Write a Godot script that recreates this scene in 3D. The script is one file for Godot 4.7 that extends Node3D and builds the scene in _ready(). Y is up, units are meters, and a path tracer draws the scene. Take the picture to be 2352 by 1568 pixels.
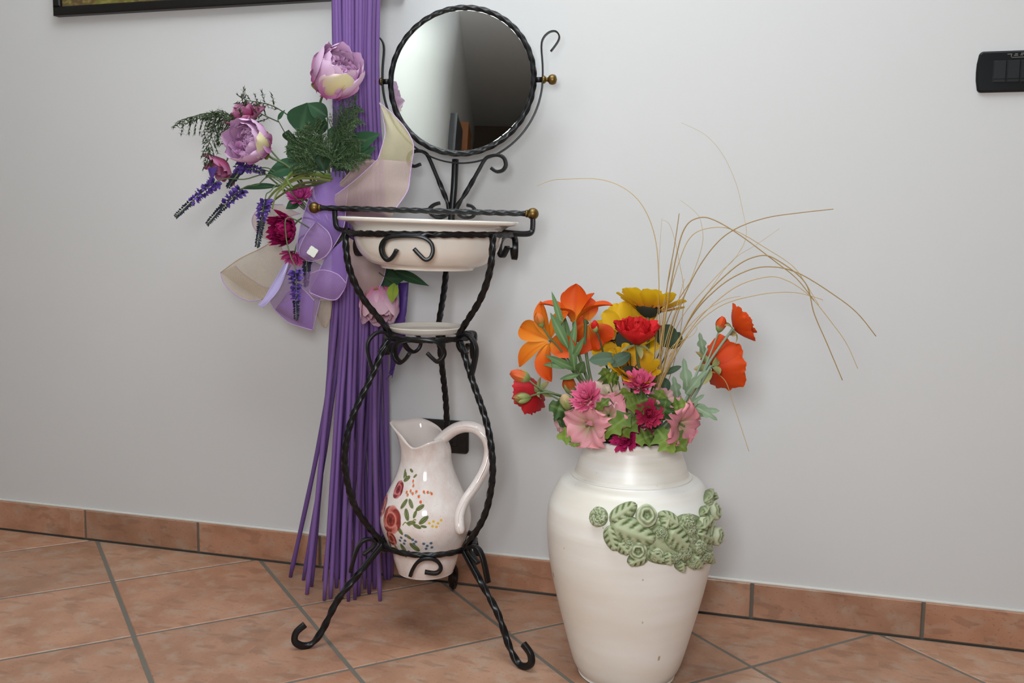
extends Node3D
# Hallway corner: washstand with swivel mirror, bundle of purple reeds with a bow, floor vase of artificial flowers.

var M := {}
var rng := RandomNumberGenerator.new()
var used := {}


func _ready() -> void:
	rng.seed = 11
	set_view()
	set_light()
	make_materials()
	build_room()
	added_passage_spot()
	flash()
	build_floor()
	build_skirting()
	build_wall_things()
	build_washstand()
	build_basin()
	build_dish()
	build_pitcher()
	build_sticks()
	build_bow()
	build_bow_flowers()
	build_vase()
	build_vase_flowers()
	build_vase_filler()
	build_grass()


func set_view() -> void:
	var cam := Camera3D.new()
	cam.name = "camera"
	cam.position = Vector3(1.7064, 0.8162, 2.0468)
	cam.rotation = Vector3(-0.1172, 0.2829, 0.0118)
	cam.fov = 38.64
	cam.near = 0.02
	add_child(cam)
	var we := WorldEnvironment.new()
	we.name = "environment"
	var e := Environment.new()
	e.background_mode = Environment.BG_COLOR
	e.background_color = Color(0.02, 0.02, 0.02)
	e.tonemap_mode = Environment.TONE_MAPPER_LINEAR
	e.tonemap_exposure = 1.42
	e.sdfgi_enabled = true
	e.ssao_enabled = true
	e.ssil_enabled = true
	we.environment = e
	add_child(we)


func set_light() -> void:
	# unseen panel stands in for ceiling-bounced flash; soft flash box also out of view
	area("unseen_panel_light", Vector3(1.15, 2.26, 0.95), Vector3(-90, 0, 0), Vector2(0.9, 0.8), 1.25, Color(0.94, 0.975, 1.0))
	area("unseen_panel_uplight", Vector3(1.15, 2.33, 0.95), Vector3(90, 0, 0), Vector2(0.9, 0.8), 3.6, Color(0.94, 0.975, 1.0))  # out of view, brightens the ceiling the way bounced flash would
	var sp := SpotLight3D.new()  # added spot, out of view, brightens the passage wall the mirror reflects
	sp.name = "added_spot_light"
	sp.position = V(0.1, 2.955, 1.5)
	sp.basis = Basis.looking_at(V(0.2, 2.0, 2.6) - sp.position)
	sp.light_energy = 1.9
	sp.light_color = Color(0.96, 1.0, 0.98)
	sp.light_size = 0.04
	sp.spot_angle = 42.0
	sp.spot_range = 9.0
	sp.spot_attenuation = 2.0
	sp.shadow_enabled = true
	add_child(sp)
	var t := (V(1.15, 0.75, 0.0) - V(1.6, 1.04, 2.1)).normalized()
	var b := Basis.looking_at(t)
	var l := area("unseen_flash_light", Vector3(1.6, 1.04, 2.1), Vector3.ZERO, Vector2(0.36, 0.36), 1.3, Color(0.955, 0.98, 1.0))
	l.basis = b


func area(called: String, at: Vector3, deg: Vector3, size: Vector2, energy: float, c: Color) -> AreaLight3D:
	var l := AreaLight3D.new()
	l.name = called
	l.position = at
	l.rotation_degrees = deg
	l.area_size = size
	l.area_normalize_energy = true
	l.light_energy = energy
	l.light_color = c
	l.area_range = 9.0
	l.area_attenuation = 2.0
	l.shadow_enabled = true
	add_child(l)
	return l


# ---------------------------------------------------------------- helpers
func V(x: float, y: float, z: float) -> Vector3:
	return Vector3(x, y, z)


func W(x: float, y: float) -> Vector2:
	return Vector2(x, y)


func rr(a: float, b: float) -> float:
	return rng.randf_range(a, b)


func hexl(h: String) -> Color:
	return Color(h).srgb_to_linear()


func tool() -> SurfaceTool:
	var st := SurfaceTool.new()
	st.begin(Mesh.PRIMITIVE_TRIANGLES)
	return st


func numbered(called: String) -> String:
	if not used.has(called):
		used[called] = 0
		return called
	used[called] += 1
	return "%s_%03d" % [called, used[called]]


func thing(called: String, label: String, category: String, at: Vector3, group := "") -> Node3D:
	var o := Node3D.new()
	o.name = numbered(called)
	o.position = at
	add_child(o, true)
	tag(o, label, category, group)
	return o


func tag(o: Node3D, label: String, category: String, group := "") -> void:
	o.set_meta("label", label)
	o.set_meta("category", category)
	if group != "":
		o.set_meta("group", group)


# world-space shape -> one named mesh under a thing, a part or the root
func put(st: SurfaceTool, called: String, m: Material, parent: Node3D = null, label := "", flat := false) -> MeshInstance3D:
	if not flat:
		st.generate_normals()
	st.index()
	var o := MeshInstance3D.new()
	o.mesh = st.commit()
	o.material_override = null
	o.mesh.surface_set_material(0, m)
	if label != "":
		o.set_meta("label", label)
	if parent == null:
		o.name = numbered(called)
		add_child(o, true)
	else:
		var k := 0
		var nm := called
		while parent.has_node(nm):
			k += 1
			nm = "%s_%03d" % [called, k]
		o.name = nm
		if not parent is MeshInstance3D:
			o.position = -parent.position
		parent.add_child(o, true)
	return o


func struct(st: SurfaceTool, called: String, m: Material) -> MeshInstance3D:
	var o := put(st, called, m)
	o.set_meta("kind", "structure")
	return o


func smooth(pts: Array, per := 6) -> PackedVector3Array:
	var out := PackedVector3Array()
	var n := pts.size()
	for i in n - 1:
		var p0: Vector3 = pts[maxi(i - 1, 0)]
		var p1: Vector3 = pts[i]
		var p2: Vector3 = pts[i + 1]
		var p3: Vector3 = pts[mini(i + 2, n - 1)]
		for k in per:
			out.append(p1.cubic_interpolate(p2, p0, p3, float(k) / per))
	out.append(pts[n - 1])
	return out


func quad(st: SurfaceTool, a: Vector3, b: Vector3, c: Vector3, d: Vector3) -> void:
	for p in [a, b, c, a, c, d]:
		st.add_vertex(p)


# rows of points -> a sheet; colours and uvs are optional
func grid(st: SurfaceTool, rows: Array, closed := false, cols: Array = [], uvs: Array = []) -> void:
	var nv: int = rows[0].size()
	var lim := nv if closed else nv - 1
	for i in rows.size() - 1:
		for j in lim:
			var k := (j + 1) % nv
			for q in [[i, j], [i, k], [i + 1, k], [i, j], [i + 1, k], [i + 1, j]]:
				if not cols.is_empty():
					st.set_color(cols[q[0]][q[1]])
				if not uvs.is_empty():
					var uv: Vector2 = uvs[q[0]][q[1]]
					if closed and q[1] == 0 and j == nv - 1:
						uv.x += 1.0
					st.set_uv(uv)
				st.add_vertex(rows[q[0]][q[1]])


# sweep a section (list of Vector2) along a path; scale per point, twist in radians per metre
func sweep(st: SurfaceTool, path: PackedVector3Array, sec: Array, scales: Array = [], twist := 0.0, up := Vector3.ZERO, loop := false, tw_from := 0.0, tw_to := 1.0) -> void:
	var n := path.size()
	var rows := []
	var t0 := (path[1] - path[0]).normalized()
	var side := up if up != Vector3.ZERO else (Vector3.UP if absf(t0.y) < 0.9 else Vector3.RIGHT)
	var nx := (side - t0 * side.dot(t0)).normalized()
	var ang := 0.0
	for i in n:
		var a := path[maxi(i - 1, 0)]
		var b := path[mini(i + 1, n - 1)]
		if loop:
			a = path[(i - 1 + n) % n]
			b = path[(i + 1) % n]
		var t := (b - a).normalized()
		nx = (nx - t * nx.dot(t)).normalized()
		var ny := t.cross(nx)
		var f := float(i) / (n - 1)
		if i > 0 and f >= tw_from and f <= tw_to:
			ang += twist * path[i].distance_to(path[i - 1])
		var s: float = scales[i] if not scales.is_empty() else 1.0
		var row := PackedVector3Array()
		var ca := cos(ang)
		var sa := sin(ang)
		for p in sec:
			row.append(path[i] + nx * (p.x * ca - p.y * sa) * s + ny * (p.x * sa + p.y * ca) * s)
		rows.append(row)
	if loop:
		rows.append(rows[0])
	grid(st, rows, true)
	if not loop:
		for e in [0, n - 1]:
			var c := path[e]
			for j in sec.size():
				var k := (j + 1) % sec.size()
				var tri := [c, rows[e][k], rows[e][j]] if e == 0 else [c, rows[e][j], rows[e][k]]
				for p in tri:
					st.add_vertex(p)


func ring_sec(r: float, n: int) -> Array:
	var s := []
	for i in n:
		s.append(W(cos(TAU * i / n) * r, sin(TAU * i / n) * r))
	return s


# square bar with rounded corners, half width w and half height h
func bar_sec(w: float, h: float) -> Array:
	var c := minf(w, h) * 0.42
	var s := []
	for q in [[1, 1], [-1, 1], [-1, -1], [1, -1]]:
		var cx: float = q[0] * (w - c)
		var cy: float = q[1] * (h - c)
		var a0 := atan2(q[1], q[0]) - PI / 4
		for k in 3:
			s.append(W(cx + cos(a0 + PI / 4 * k) * c, cy + sin(a0 + PI / 4 * k) * c))
	return s


func tube(st: SurfaceTool, pts: Array, r0: float, r1: float, sides := 7, per := 5) -> void:
	var path := smooth(pts, per)
	var sc := []
	for i in path.size():
		sc.append(lerpf(r0, r1, float(i) / (path.size() - 1)))
	sweep(st, path, ring_sec(1.0, sides), sc)


func lathe(st: SurfaceTool, prof: Array, n: int, xf: Transform3D) -> void:
	var rows := []
	var uvs := []
	for k in prof.size():
		var row := PackedVector3Array()
		var ur := []
		for i in n:
			var a := TAU * i / n
			row.append(xf * V(sin(a) * prof[k].x, prof[k].y, cos(a) * prof[k].x))
			ur.append(W(float(i) / n, float(k) / (prof.size() - 1)))
		rows.append(row)
		uvs.append(ur)
	grid(st, rows, true, [], uvs)


func smooth2(pts: Array, per := 6) -> Array:
	var q := []
	for p in pts:
		q.append(V(p.x, p.y, 0))
	var out := []
	for p in smooth(q, per):
		out.append(W(p.x, p.y))
	return out


func ball(st: SurfaceTool, c: Vector3, r: float, n := 14) -> void:
	var prof := []
	for i in n / 2 + 1:
		var a := -PI / 2 + PI * i / (n / 2)
		prof.append(W(maxf(cos(a) * r, 0.00001), sin(a) * r))
	lathe(st, prof, n, Transform3D(Basis(), c))


func inset(poly: PackedVector2Array, d: float) -> PackedVector2Array:
	var r := Geometry2D.offset_polygon(poly, -d, Geometry2D.JOIN_MITER)
	return r[0] if r.size() > 0 and r[0].size() == poly.size() else PackedVector2Array()


# convex outline in the local xy plane, pushed out to z = depth with a bevelled front edge
func slab(st: SurfaceTool, poly: PackedVector2Array, depth: float, bevel: float, xf: Transform3D, uvs := 1.0, uvo := Vector2.ZERO) -> void:
	st.set_smooth_group(-1)
	var n := poly.size()
	var cen := Vector2.ZERO
	for p in poly:
		cen += p / n
	var inn := PackedVector2Array()
	for i in n:
		var a := poly[(i - 1 + n) % n]
		var b := poly[i]
		var c := poly[(i + 1) % n]
		var d1 := (b - a).normalized()
		var d2 := (c - b).normalized()
		var n1 := W(-d1.y, d1.x)
		if n1.dot(cen - b) < 0:
			n1 = -n1
		var n2 := W(-d2.y, d2.x)
		if n2.dot(cen - b) < 0:
			n2 = -n2
		inn.append(b + (n1 + n2) * (bevel / maxf(1.0 + n1.dot(n2), 0.25)))
	for i in n:
		var j := (i + 1) % n
		var q := [[poly[i], 0.0], [poly[j], 0.0], [poly[j], depth - bevel], [poly[i], depth - bevel], [inn[i], depth], [inn[j], depth]]
		for k in [0, 1, 2, 0, 2, 3, 3, 2, 5, 3, 5, 4]:
			st.set_uv(q[k][0] * uvs + uvo)
			st.add_vertex(xf * V(q[k][0].x, q[k][0].y, q[k][1]))
		for p in [W(0, 0), inn[i] - cen, inn[j] - cen]:
			st.set_uv((p + cen) * uvs + uvo)
			st.add_vertex(xf * V(p.x + cen.x, p.y + cen.y, depth))


func box_at(st: SurfaceTool, lo: Vector3, hi: Vector3, bevel := 0.0) -> void:
	var s := hi - lo
	slab(st, PackedVector2Array([W(0, 0), W(s.x, 0), W(s.x, s.y), W(0, s.y)]), s.z, bevel, Transform3D(Basis(), lo))
	slab(st, PackedVector2Array([W(0, 0), W(s.x, 0), W(s.x, s.y), W(0, s.y)]), 0.0, 0.0, Transform3D(Basis(), lo))


# frame whose y axis points along d
func facing(at: Vector3, d: Vector3, roll := 0.0) -> Transform3D:
	var y := d.normalized()
	var x := y.cross(Vector3.BACK if absf(y.z) < 0.9 else Vector3.RIGHT).normalized()
	var z := x.cross(y).normalized()
	return Transform3D(Basis(x, y, z).rotated(y, roll), at)


# A petal or leaf: local x across, y along its length, z towards its face.
# o: a (where it is widest), b (roundness), base, b0/b1 (bend at base/tip), cup, ruf, rn, ph, tooth, lobe, c0/c1/c2 (base, middle, tip), vein
func petal(st: SurfaceTool, xf: Transform3D, L: float, wid: float, o: Dictionary) -> void:
	var nu: int = o.get("nu", 9)
	var nv: int = o.get("nv", 6)
	var rows := []
	var cols := []
	var y := 0.0
	var z := 0.0
	var c0: Color = o.get("c0", Color(0.5, 0.5, 0.5))
	var c1: Color = o.get("c1", c0)
	var c2: Color = o.get("c2", c1)
	var ph: float = o.get("ph", 0.0)
	var side := 0.0
	for i in nu + 1:
		var t := float(i) / nu
		var ang := lerpf(o.get("b0", 0.0), o.get("b1", 0.0), t)
		if i > 0:
			y += cos(ang) * L / nu
			z += sin(ang) * L / nu
			side += o.get("sway", 0.0) * t * L / nu
		var w := maxf(pow(sin(PI * pow(clampf(t, 0.0, 1.0), o.get("a", 1.0))), o.get("b", 0.7)), o.get("base", 0.1) * (1.0 - t))
		if t > 0.5:
			w = maxf(w, o.get("tip", 0.03))
		w *= 1.0 + o.get("lobe", 0.0) * sin(t * TAU * o.get("ln", 2.5) + ph) + o.get("jag", 0.0) * (1.0 - 2.0 * absf(sin(t * PI * o.get("ln", 2.5) + ph)))
		w *= wid * 0.5
		var nrm := V(0, -sin(ang), cos(ang))
		var row := PackedVector3Array()
		var cr := []
		for j in nv + 1:
			var v := -1.0 + 2.0 * j / nv
			var off: float = o.get("cup", 0.0) * w * v * v + o.get("ruf", 0.0) * wid * sin(v * PI * o.get("rn", 1.5) + ph + t * 3.0) * t * t - o.get("keel", 0.0) * w * (1.0 - absf(v))
			var ty: float = -o.get("round", 0.0) * wid * v * v * t + o.get("tooth", 0.0) * wid * (sin(v * 9.0 + ph) * 0.6 + sin(v * 17.0 + ph * 2.0) * 0.4) * pow(t, 6.0)
			row.append(xf * (V(v * w * (1.0 - 0.12 * absf(o.get("cup", 0.0)) * absf(v)) + side, y, z) + nrm * off + V(0, cos(ang), sin(ang)) * ty))
			var c := c0.lerp(c1, clampf(t * 2.0, 0, 1)).lerp(c2, clampf(t * 2.0 - 1.0, 0, 1))
			if o.has("vein"):
				var k: float = clampf(1.0 - absf(v) * 4.0, 0, 1) * (1.0 - t * 0.7)
				c = c.lerp(o.vein, k * 0.7)
			if o.has("edge"):
				c = c.lerp(o.edge, pow(absf(v), 3.0) * 0.8)
			cr.append(c)
		rows.append(row)
		cols.append(cr)
	grid(st, rows, false, cols)


# petals set round an axis: hx's y axis is the flower's axis
func whorl(parent: Node3D, called: String, m: Material, hx: Transform3D, n: int, r: float, h: float, L: float, wid: float, o: Dictionary, start := 0.0, jit := 0.1, label := "") -> void:
	for k in n:
		var a := start + TAU * k / n + rr(-jit, jit)
		var q := o.duplicate()
		q.b0 = o.get("b0", 0.0) + rr(-jit, jit)
		q.b1 = o.get("b1", 0.0) + rr(-jit, jit) * 1.5
		q.ph = rr(0, TAU)
		var f := rr(0.92, 1.08)
		for key in ["c0", "c1", "c2"]:
			if q.has(key):
				var c: Color = q[key]
				q[key] = Color(c.r * f, c.g * f, c.b * f)
		var rad := V(sin(a), 0, cos(a))
		var tan_ := V(cos(a), 0, -sin(a))
		var st := tool()
		var lx := Transform3D(Basis(tan_, rad, Vector3.UP), rad * r + V(0, h, 0))
		petal(st, hx * lx, L * rr(1.0 - jit * 0.6, 1.0 + jit * 0.6), wid * rr(0.95, 1.05), q)
		put(st, called, m, parent, label)


func leaf(parent: Node3D, at: Vector3, tip: Vector3, wid: float, o: Dictionary, face := Vector3.BACK, m: Material = null, called := "leaf") -> void:
	var y := (tip - at).normalized()
	var z := (face - y * face.dot(y)).normalized()
	var x := y.cross(z)
	var st := tool()
	petal(st, Transform3D(Basis(x, y, z), at), at.distance_to(tip), wid, o)
	put(st, called, m if m else M.leaf, parent)


func stem(parent: Node3D, pts: Array, r0: float, r1: float, m: Material = null, called := "stem") -> MeshInstance3D:
	var st := tool()
	tube(st, pts, r0, r1, 7, 6)
	return put(st, called, m if m else M.stem, parent)


# ---------------------------------------------------------------- materials
func mat(c: String, rough := 0.6, metal := 0.0) -> StandardMaterial3D:
	var m := StandardMaterial3D.new()
	m.albedo_color = Color(c)
	m.roughness = rough
	m.metallic = metal
	m.cull_mode = BaseMaterial3D.CULL_DISABLED
	return m


func vmat(rough: float, back: float) -> StandardMaterial3D:
	var m := mat("ffffff", rough)
	m.vertex_color_use_as_albedo = true
	m.metallic_specular = 0.3
	if back > 0:
		m.backlight_enabled = true
		m.backlight = Color(back, back, back)
	return m


func noise(f: float, sd: int, oct := 4, kind := FastNoiseLite.TYPE_SIMPLEX_SMOOTH) -> FastNoiseLite:
	var n := FastNoiseLite.new()
	n.noise_type = kind
	n.frequency = f
	n.seed = sd
	n.fractal_octaves = oct
	return n


func bump(f: float, sd: int, oct := 4) -> NoiseTexture2D:
	var t := NoiseTexture2D.new()
	t.width = 512
	t.height = 512
	t.seamless = true
	t.noise = noise(f, sd, oct)
	return t


func terracotta(n := 768) -> ImageTexture:
	var im := Image.create(n, n, false, Image.FORMAT_RGB8)
	var a := noise(0.0045, 3, 4)
	var b := noise(0.012, 8, 4)
	var s := noise(0.02, 5, 3)
	var f := noise(0.12, 21, 2)
	var c0 := Color("ba9076")
	var c1 := Color("aa8066")
	var c2 := Color("b69c88")
	for y in n:
		for x in n:
			var c := c0.lerp(c1, clampf(0.5 + a.get_noise_2d(x, y) * 1.6, 0, 1))
			c = c.lerp(c2, clampf(b.get_noise_2d(x, y) * 1.5, 0, 0.75))
			var d := clampf(s.get_noise_2d(x * 0.35, y) * 2.2 - 0.62, 0, 0.32)
			c = c.lerp(Color("856351"), d)
			if f.get_noise_2d(x * 0.6, y) > 0.58:
				c = c.lerp(Color("7a5c48"), 0.4)
			im.set_pixel(x, y, c)
	return ImageTexture.create_from_image(im)


func glaze() -> ImageTexture:
	var im := Image.create(768, 512, false, Image.FORMAT_RGB8)
	var a := noise(0.02, 31, 4)
	var b := noise(0.006, 32, 3)
	for y in 512:
		for x in 768:
			var ca := Vector2(cos(TAU * x / 768.0), sin(TAU * x / 768.0)) * 60.0
			var n1 := a.get_noise_3d(ca.x * 0.35, ca.y * 0.35, y * 2.6)
			var n2 := b.get_noise_3d(ca.x, ca.y, y * 1.0)
			var c := Color("f3f0ea").lerp(Color("e6ded0"), clampf(0.42 + n1 * 0.55 + n2 * 0.7, 0, 1))
			im.set_pixel(x, y, c)
	for k in 46:
		var x := rng.randi_range(0, 760)
		var y := rng.randi_range(20, 505)
		var w := 1 if k % 9 else 3
		for dx in w + 1:
			for dy in w:
				im.set_pixel(x + dx, y + dy, Color("b3a48c") if k % 5 else Color("6b5a42"))
	return ImageTexture.create_from_image(im)


func blob(im: Image, cx: float, cy: float, rx: float, ry: float, ang: float, c: Color, c2: Color) -> void:
	var R := int(maxf(rx, ry)) + 1
	for y in range(maxi(0, int(cy) - R), mini(im.get_height(), int(cy) + R + 1)):
		for x in range(maxi(0, int(cx) - R), mini(im.get_width(), int(cx) + R + 1)):
			var d := Vector2(x - cx, y - cy).rotated(-ang)
			var e := Vector2(d.x / rx, d.y / ry).length()
			if e < 1.0:
				im.set_pixel(x, y, im.get_pixel(x, y).lerp(c.lerp(c2, e), clampf((1.0 - e) * 5.0, 0, 1)))


func print_rose(im: Image, cx: float, cy: float, r: float, c: Color) -> void:
	var dark := c.darkened(0.35)
	var pale := c.lerp(Color("f2c9bd"), 0.65)
	for k in 7:
		var a := TAU * k / 7.0 + 0.3
		blob(im, cx + cos(a) * r * 0.55, cy + sin(a) * r * 0.55, r * 0.55, r * 0.42, a + 1.57, c, pale if k % 2 else dark)
	blob(im, cx, cy, r * 0.62, r * 0.6, 0, c, pale)
	for k in 5:
		var a := TAU * k / 5.0
		blob(im, cx + cos(a) * r * 0.3, cy + sin(a) * r * 0.28, r * 0.3, r * 0.16, a + 1.57, dark, c)
	blob(im, cx, cy, r * 0.2, r * 0.22, 0, dark.darkened(0.2), dark)


func print_leaf(im: Image, cx: float, cy: float, l: float, a: float, c: Color) -> void:
	blob(im, cx, cy, l, l * 0.42, a, c.lightened(0.25), c.darkened(0.25))
	blob(im, cx, cy, l * 0.9, l * 0.07, a, c.darkened(0.4), c.darkened(0.2))


# the printed roses on the pitcher: u runs round it, v from foot to rim
func pitcher_print() -> ImageTexture:
	var w := 1400
	var h := 700
	var im := Image.create(w, h, false, Image.FORMAT_RGB8)
	im.fill(Color("e6dcd6"))
	var n := noise(0.01, 77, 3)
	for y in h:
		for x in w:
			var t := clampf(0.5 + n.get_noise_2d(x, y) * 1.2, 0, 1)
			im.set_pixel(x, y, Color("e9e0da").lerp(Color("e2d3cc"), t))
	for k in 900:
		blob(im, rr(3, w - 3), rr(3, h - 3), 2.0, 1.6, 0, Color("c08f86"), Color("d9bfb6"))
	var ox := 519.0
	var sx := 1.35
	var red := Color("b5483f")
	for q in [[88, 520, 20, 0.9], [122, 545, 18, 0.3], [150, 522, 16, -0.5], [150, 400, 26, 0.9], [190, 385, 26, -0.5], [205, 330, 30, -0.7], [182, 300, 22, 0.4], [150, 245, 20, 0.6], [170, 190, 34, 0.7], [120, 170, 34, 1.2], [40, 180, 30, 2.0], [120, 395, 28, -1.0], [140, 350, 30, 1.2], [160, 315, 24, -0.2], [118, 270, 24, 0.9], [172, 355, 20, 1.9], [205, 300, 16, 0.2], [100, 505, 30, -0.4], [75, 525, 24, 1.4]]:
		print_leaf(im, ox + 68 + (q[0] - 68) * sx, h - q[1], q[2] * 1.05, q[3], Color("737c42"))
	for q in [[150, 150, 26, 0.8, "6b3327"], [80, 165, 26, 1.1, "a9802c"], [110, 140, 24, 1.0, "b08a35"], [60, 140, 24, 0.6, "8c3a22"]]:
		print_leaf(im, ox + 68 + (q[0] - 68) * sx, h - q[1], q[2], q[3], Color(q[4]))
	print_rose(im, ox + 62, h - 450.0, 46, Color("a83f45"))
	print_rose(im, ox + 70, h - 310.0, 74, red)
	print_rose(im, ox + 66, h - 215.0, 40, red)
	print_rose(im, ox - 50, h - 350.0, 60, red)
	for q in [[120, 448], [136, 452], [150, 446], [166, 454], [180, 430], [192, 408], [205, 452], [222, 450], [238, 446], [150, 478], [143, 496], [128, 436]]:
		blob(im, ox + 68 + (q[0] - 68) * sx + rr(-3, 3), h - q[1] + rr(-3, 3), 9, 8, rr(0, 3), Color("d8502a"), Color("e58a5c"))
		blob(im, ox + 68 + (q[0] - 68) * sx + rr(-9, 9), h - q[1] + rr(-12, 12), 5, 4, 0, Color("7f9a86"), Color("a5b6a4"))
	for q in [[225, 315], [240, 322], [256, 312], [236, 300], [268, 325], [250, 296]]:
		blob(im, ox + 68 + (q[0] - 68) * sx, h - q[1], 8, 7, 0, Color("d9a52c"), Color("e6c878"))
	for q in [[120, 235], [134, 222], [128, 205], [165, 232], [176, 222], [168, 210], [140, 250], [112, 218], [205, 212], [218, 200], [232, 214], [214, 184], [236, 190]]:
		blob(im, ox + 68 + (q[0] - 68) * sx, h - q[1], 9, 8, 0, Color("39506b"), Color("8796a3"))
	for k in 30:
		var s := ox + 150 + k * 2.2
		blob(im, s, h - 300.0 - sin(k * 0.3) * 10 - k * 0.8, 3, 3, 0, Color("66702f"), Color("8a8f55"))
	return ImageTexture.create_from_image(im)


func net(c: Color, open_alpha: float) -> ImageTexture:
	var n := 64
	var im := Image.create(n, n, false, Image.FORMAT_RGBA8)
	for y in n:
		for x in n:
			var u := fposmod((x + y) / 16.0, 1.0)
			var v := fposmod((x - y) / 16.0, 1.0)
			var d := minf(minf(u, 1.0 - u), minf(v, 1.0 - v))
			var k := clampf((0.15 - d) * 10.0, 0, 1)
			im.set_pixel(x, y, Color(c.r, c.g, c.b, lerpf(open_alpha, 0.93, k)))
	return ImageTexture.create_from_image(im)


func tulle(c: String, open_alpha: float) -> StandardMaterial3D:
	var m := mat("ffffff", 0.55)
	m.albedo_texture = net(Color(c), open_alpha)
	m.transparency = BaseMaterial3D.TRANSPARENCY_ALPHA
	m.backlight_enabled = true
	m.backlight = Color(0.6, 0.6, 0.6)
	m.metallic_specular = 0.3
	return m


func make_materials() -> void:
	M.wall = mat("d6d5d3", 0.8)
	M.glow = mat("f4f4f0", 0.6)
	M.glow.emission_enabled = true
	M.glow.emission = Color(0.95, 0.98, 1.0)
	M.glow.emission_energy_multiplier = 0.5
	M.ceiling = mat("e0e0de", 0.9)
	M.hall = mat("6d5c4f", 0.85)
	M.door_grey = mat("4a4a4c", 0.5)
	M.door_wood = mat("a8642c", 0.5)
	M.grout = mat("6e685e", 0.9)
	M.caulk = mat("d8d4cc", 0.7)
	var tt := terracotta()
	M.tiles = []
	for k in 5:
		var m := mat(["ffffff", "f3ece8", "fff6f0", "ece6e2", "fbeee6"][k], 0.42)
		m.albedo_texture = tt
		m.heightmap_enabled = true
		m.heightmap_texture = bump(0.02, 14, 4)
		m.heightmap_scale = 0.1
		M.tiles.append(m)
	M.iron = mat("0b0b0c", 0.34)
	M.iron.metallic_specular = 0.45
	M.brass = mat("7a6238", 0.42, 1.0)
	M.mirror = mat("e4e8e6", 0.015, 1.0)
	M.black = mat("111213", 0.28)
	M.black2 = mat("1c1d1f", 0.35)
	M.grey_print = mat("73736a", 0.5)
	M.frame = mat("0c0b09", 0.4)
	M.china = mat("ede6da", 0.12)
	M.pitcher = mat("ffffff", 0.1)
	M.pitcher.albedo_texture = pitcher_print()
	M.vase = mat("ffffff", 0.36)
	M.vase.albedo_texture = glaze()
	M.vase_in = mat("8c6f55", 0.8)
	M.relief = vmat(0.42, 0.0)
	M.reeds = []
	for k in 5:
		var m := mat(["704f8e", "6a4986", "7a5898", "62417c", "745390"][k], 0.62)
		m.rim_enabled = true
		m.rim = 0.2
		M.reeds.append(m)
	M.petal = vmat(0.55, 0.45)
	M.petal_thin = vmat(0.5, 0.7)
	M.leaf = vmat(0.5, 0.3)
	M.stem = mat("5e7148", 0.6)
	M.stem_dark = mat("3d4a2c", 0.6)
	M.stem_grey = mat("8a9c84", 0.65)
	M.straw = mat("c4a66e", 0.6)
	M.straw_dark = mat("a5864e", 0.6)
	M.fern = mat("5a754c", 0.65)
	M.fern_dark = mat("3f5230", 0.65)
	M.net_cream = tulle("d4b9ad", 0.4)
	M.net_yellow = tulle("d3c69a", 0.4)
	M.net_gold = tulle("c9b79e", 0.38)
	M.net_purple = tulle("a480ca", 0.62)
	M.net_mauve = tulle("a582b6", 0.45)
	M.hem = mat("c8a8d6", 0.5)
	M.hem_gold = mat("c3a98c", 0.5)
	M.satin = mat("c3b8ea", 0.3)
	M.sash = mat("4c2f7d", 0.55)
	M.tagw = mat("e3e4d8", 0.4)
	M.lav = vmat(0.7, 0.2)


# ---------------------------------------------------------------- the hall
func wall_box(called: String, lo: Vector3, hi: Vector3, m: Material) -> void:
	var st := tool()
	box_at(st, lo, hi)
	struct(st, called, m)


func build_room() -> void:
	wall_box("wall_back", V(-2.5, 0, -0.12), V(4.0, 3.1, 0), M.wall)
	wall_box("wall_left", V(-2.62, 0, -0.12), V(-2.5, 3.1, 8.2), M.wall)
	wall_box("wall_right", V(4.0, 0, -0.12), V(4.12, 3.1, 8.2), M.wall)
	wall_box("ceiling", V(-2.62, 3.1, -0.12), V(4.12, 3.22, 8.2), M.ceiling)
	wall_box("wall_front", V(-2.5, 0, 8.0), V(4.0, 3.1, 8.12), M.hall)  # unseen far wall, dark brown for the dark side of the mirror's reflection
	# unseen block and two doors behind the camera, shaped for the mirror's reflection
	var st := tool()
	var poly := PackedVector2Array([W(0.62, 8.0), W(-2.5, 8.0), W(-2.5, 2.55)])
	for k in 61:
		var a := -PI / 2 + PI / 2 * k / 60
		poly.append(W(0.12 + cos(a) * 0.5, 3.05 + sin(a) * 0.5))
	slab(st, poly, 3.1, 0.0, Transform3D(Basis(Vector3.RIGHT, Vector3.BACK, Vector3.DOWN), V(0, 3.1, 0)))
	struct(st, "unseen_wall_passage", M.wall)
	wall_box("unseen_door_1", V(0.6, 0, 3.12), V(0.7, 1.95, 3.9), M.door_grey)
	wall_box("unseen_door_2", V(0.6, 0, 4.2), V(0.75, 2.15, 5.0), M.door_wood)
	var t := thing("unseen_pendant_lamp", "unseen wide flat white panel lamp above the view, in place of bounced flash", "lamp", V(1.15, 3.1, 0.95))  # out of view, stands in for flash light bounced off the ceiling
	st = tool()
	box_at(st, V(0.68, 2.275, 0.53), V(1.62, 2.31, 1.37), 0.004)
	put(st, "housing", M.ceiling, t)
	for y in [2.272, 2.312]:
		st = tool()
		box_at(st, V(0.7, y, 0.55), V(1.6, y + 0.003, 1.35), 0.001)
		put(st, "diffuser", M.glow, t)
	for q in [W(0.75, 0.6), W(1.55, 0.6), W(0.75, 1.3), W(1.55, 1.3)]:
		st = tool()
		tube(st, [V(q.x, 2.31, q.y), V(q.x, 3.1, q.y)], 0.002, 0.002, 6, 2)
		put(st, "cable", M.iron, t)


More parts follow.
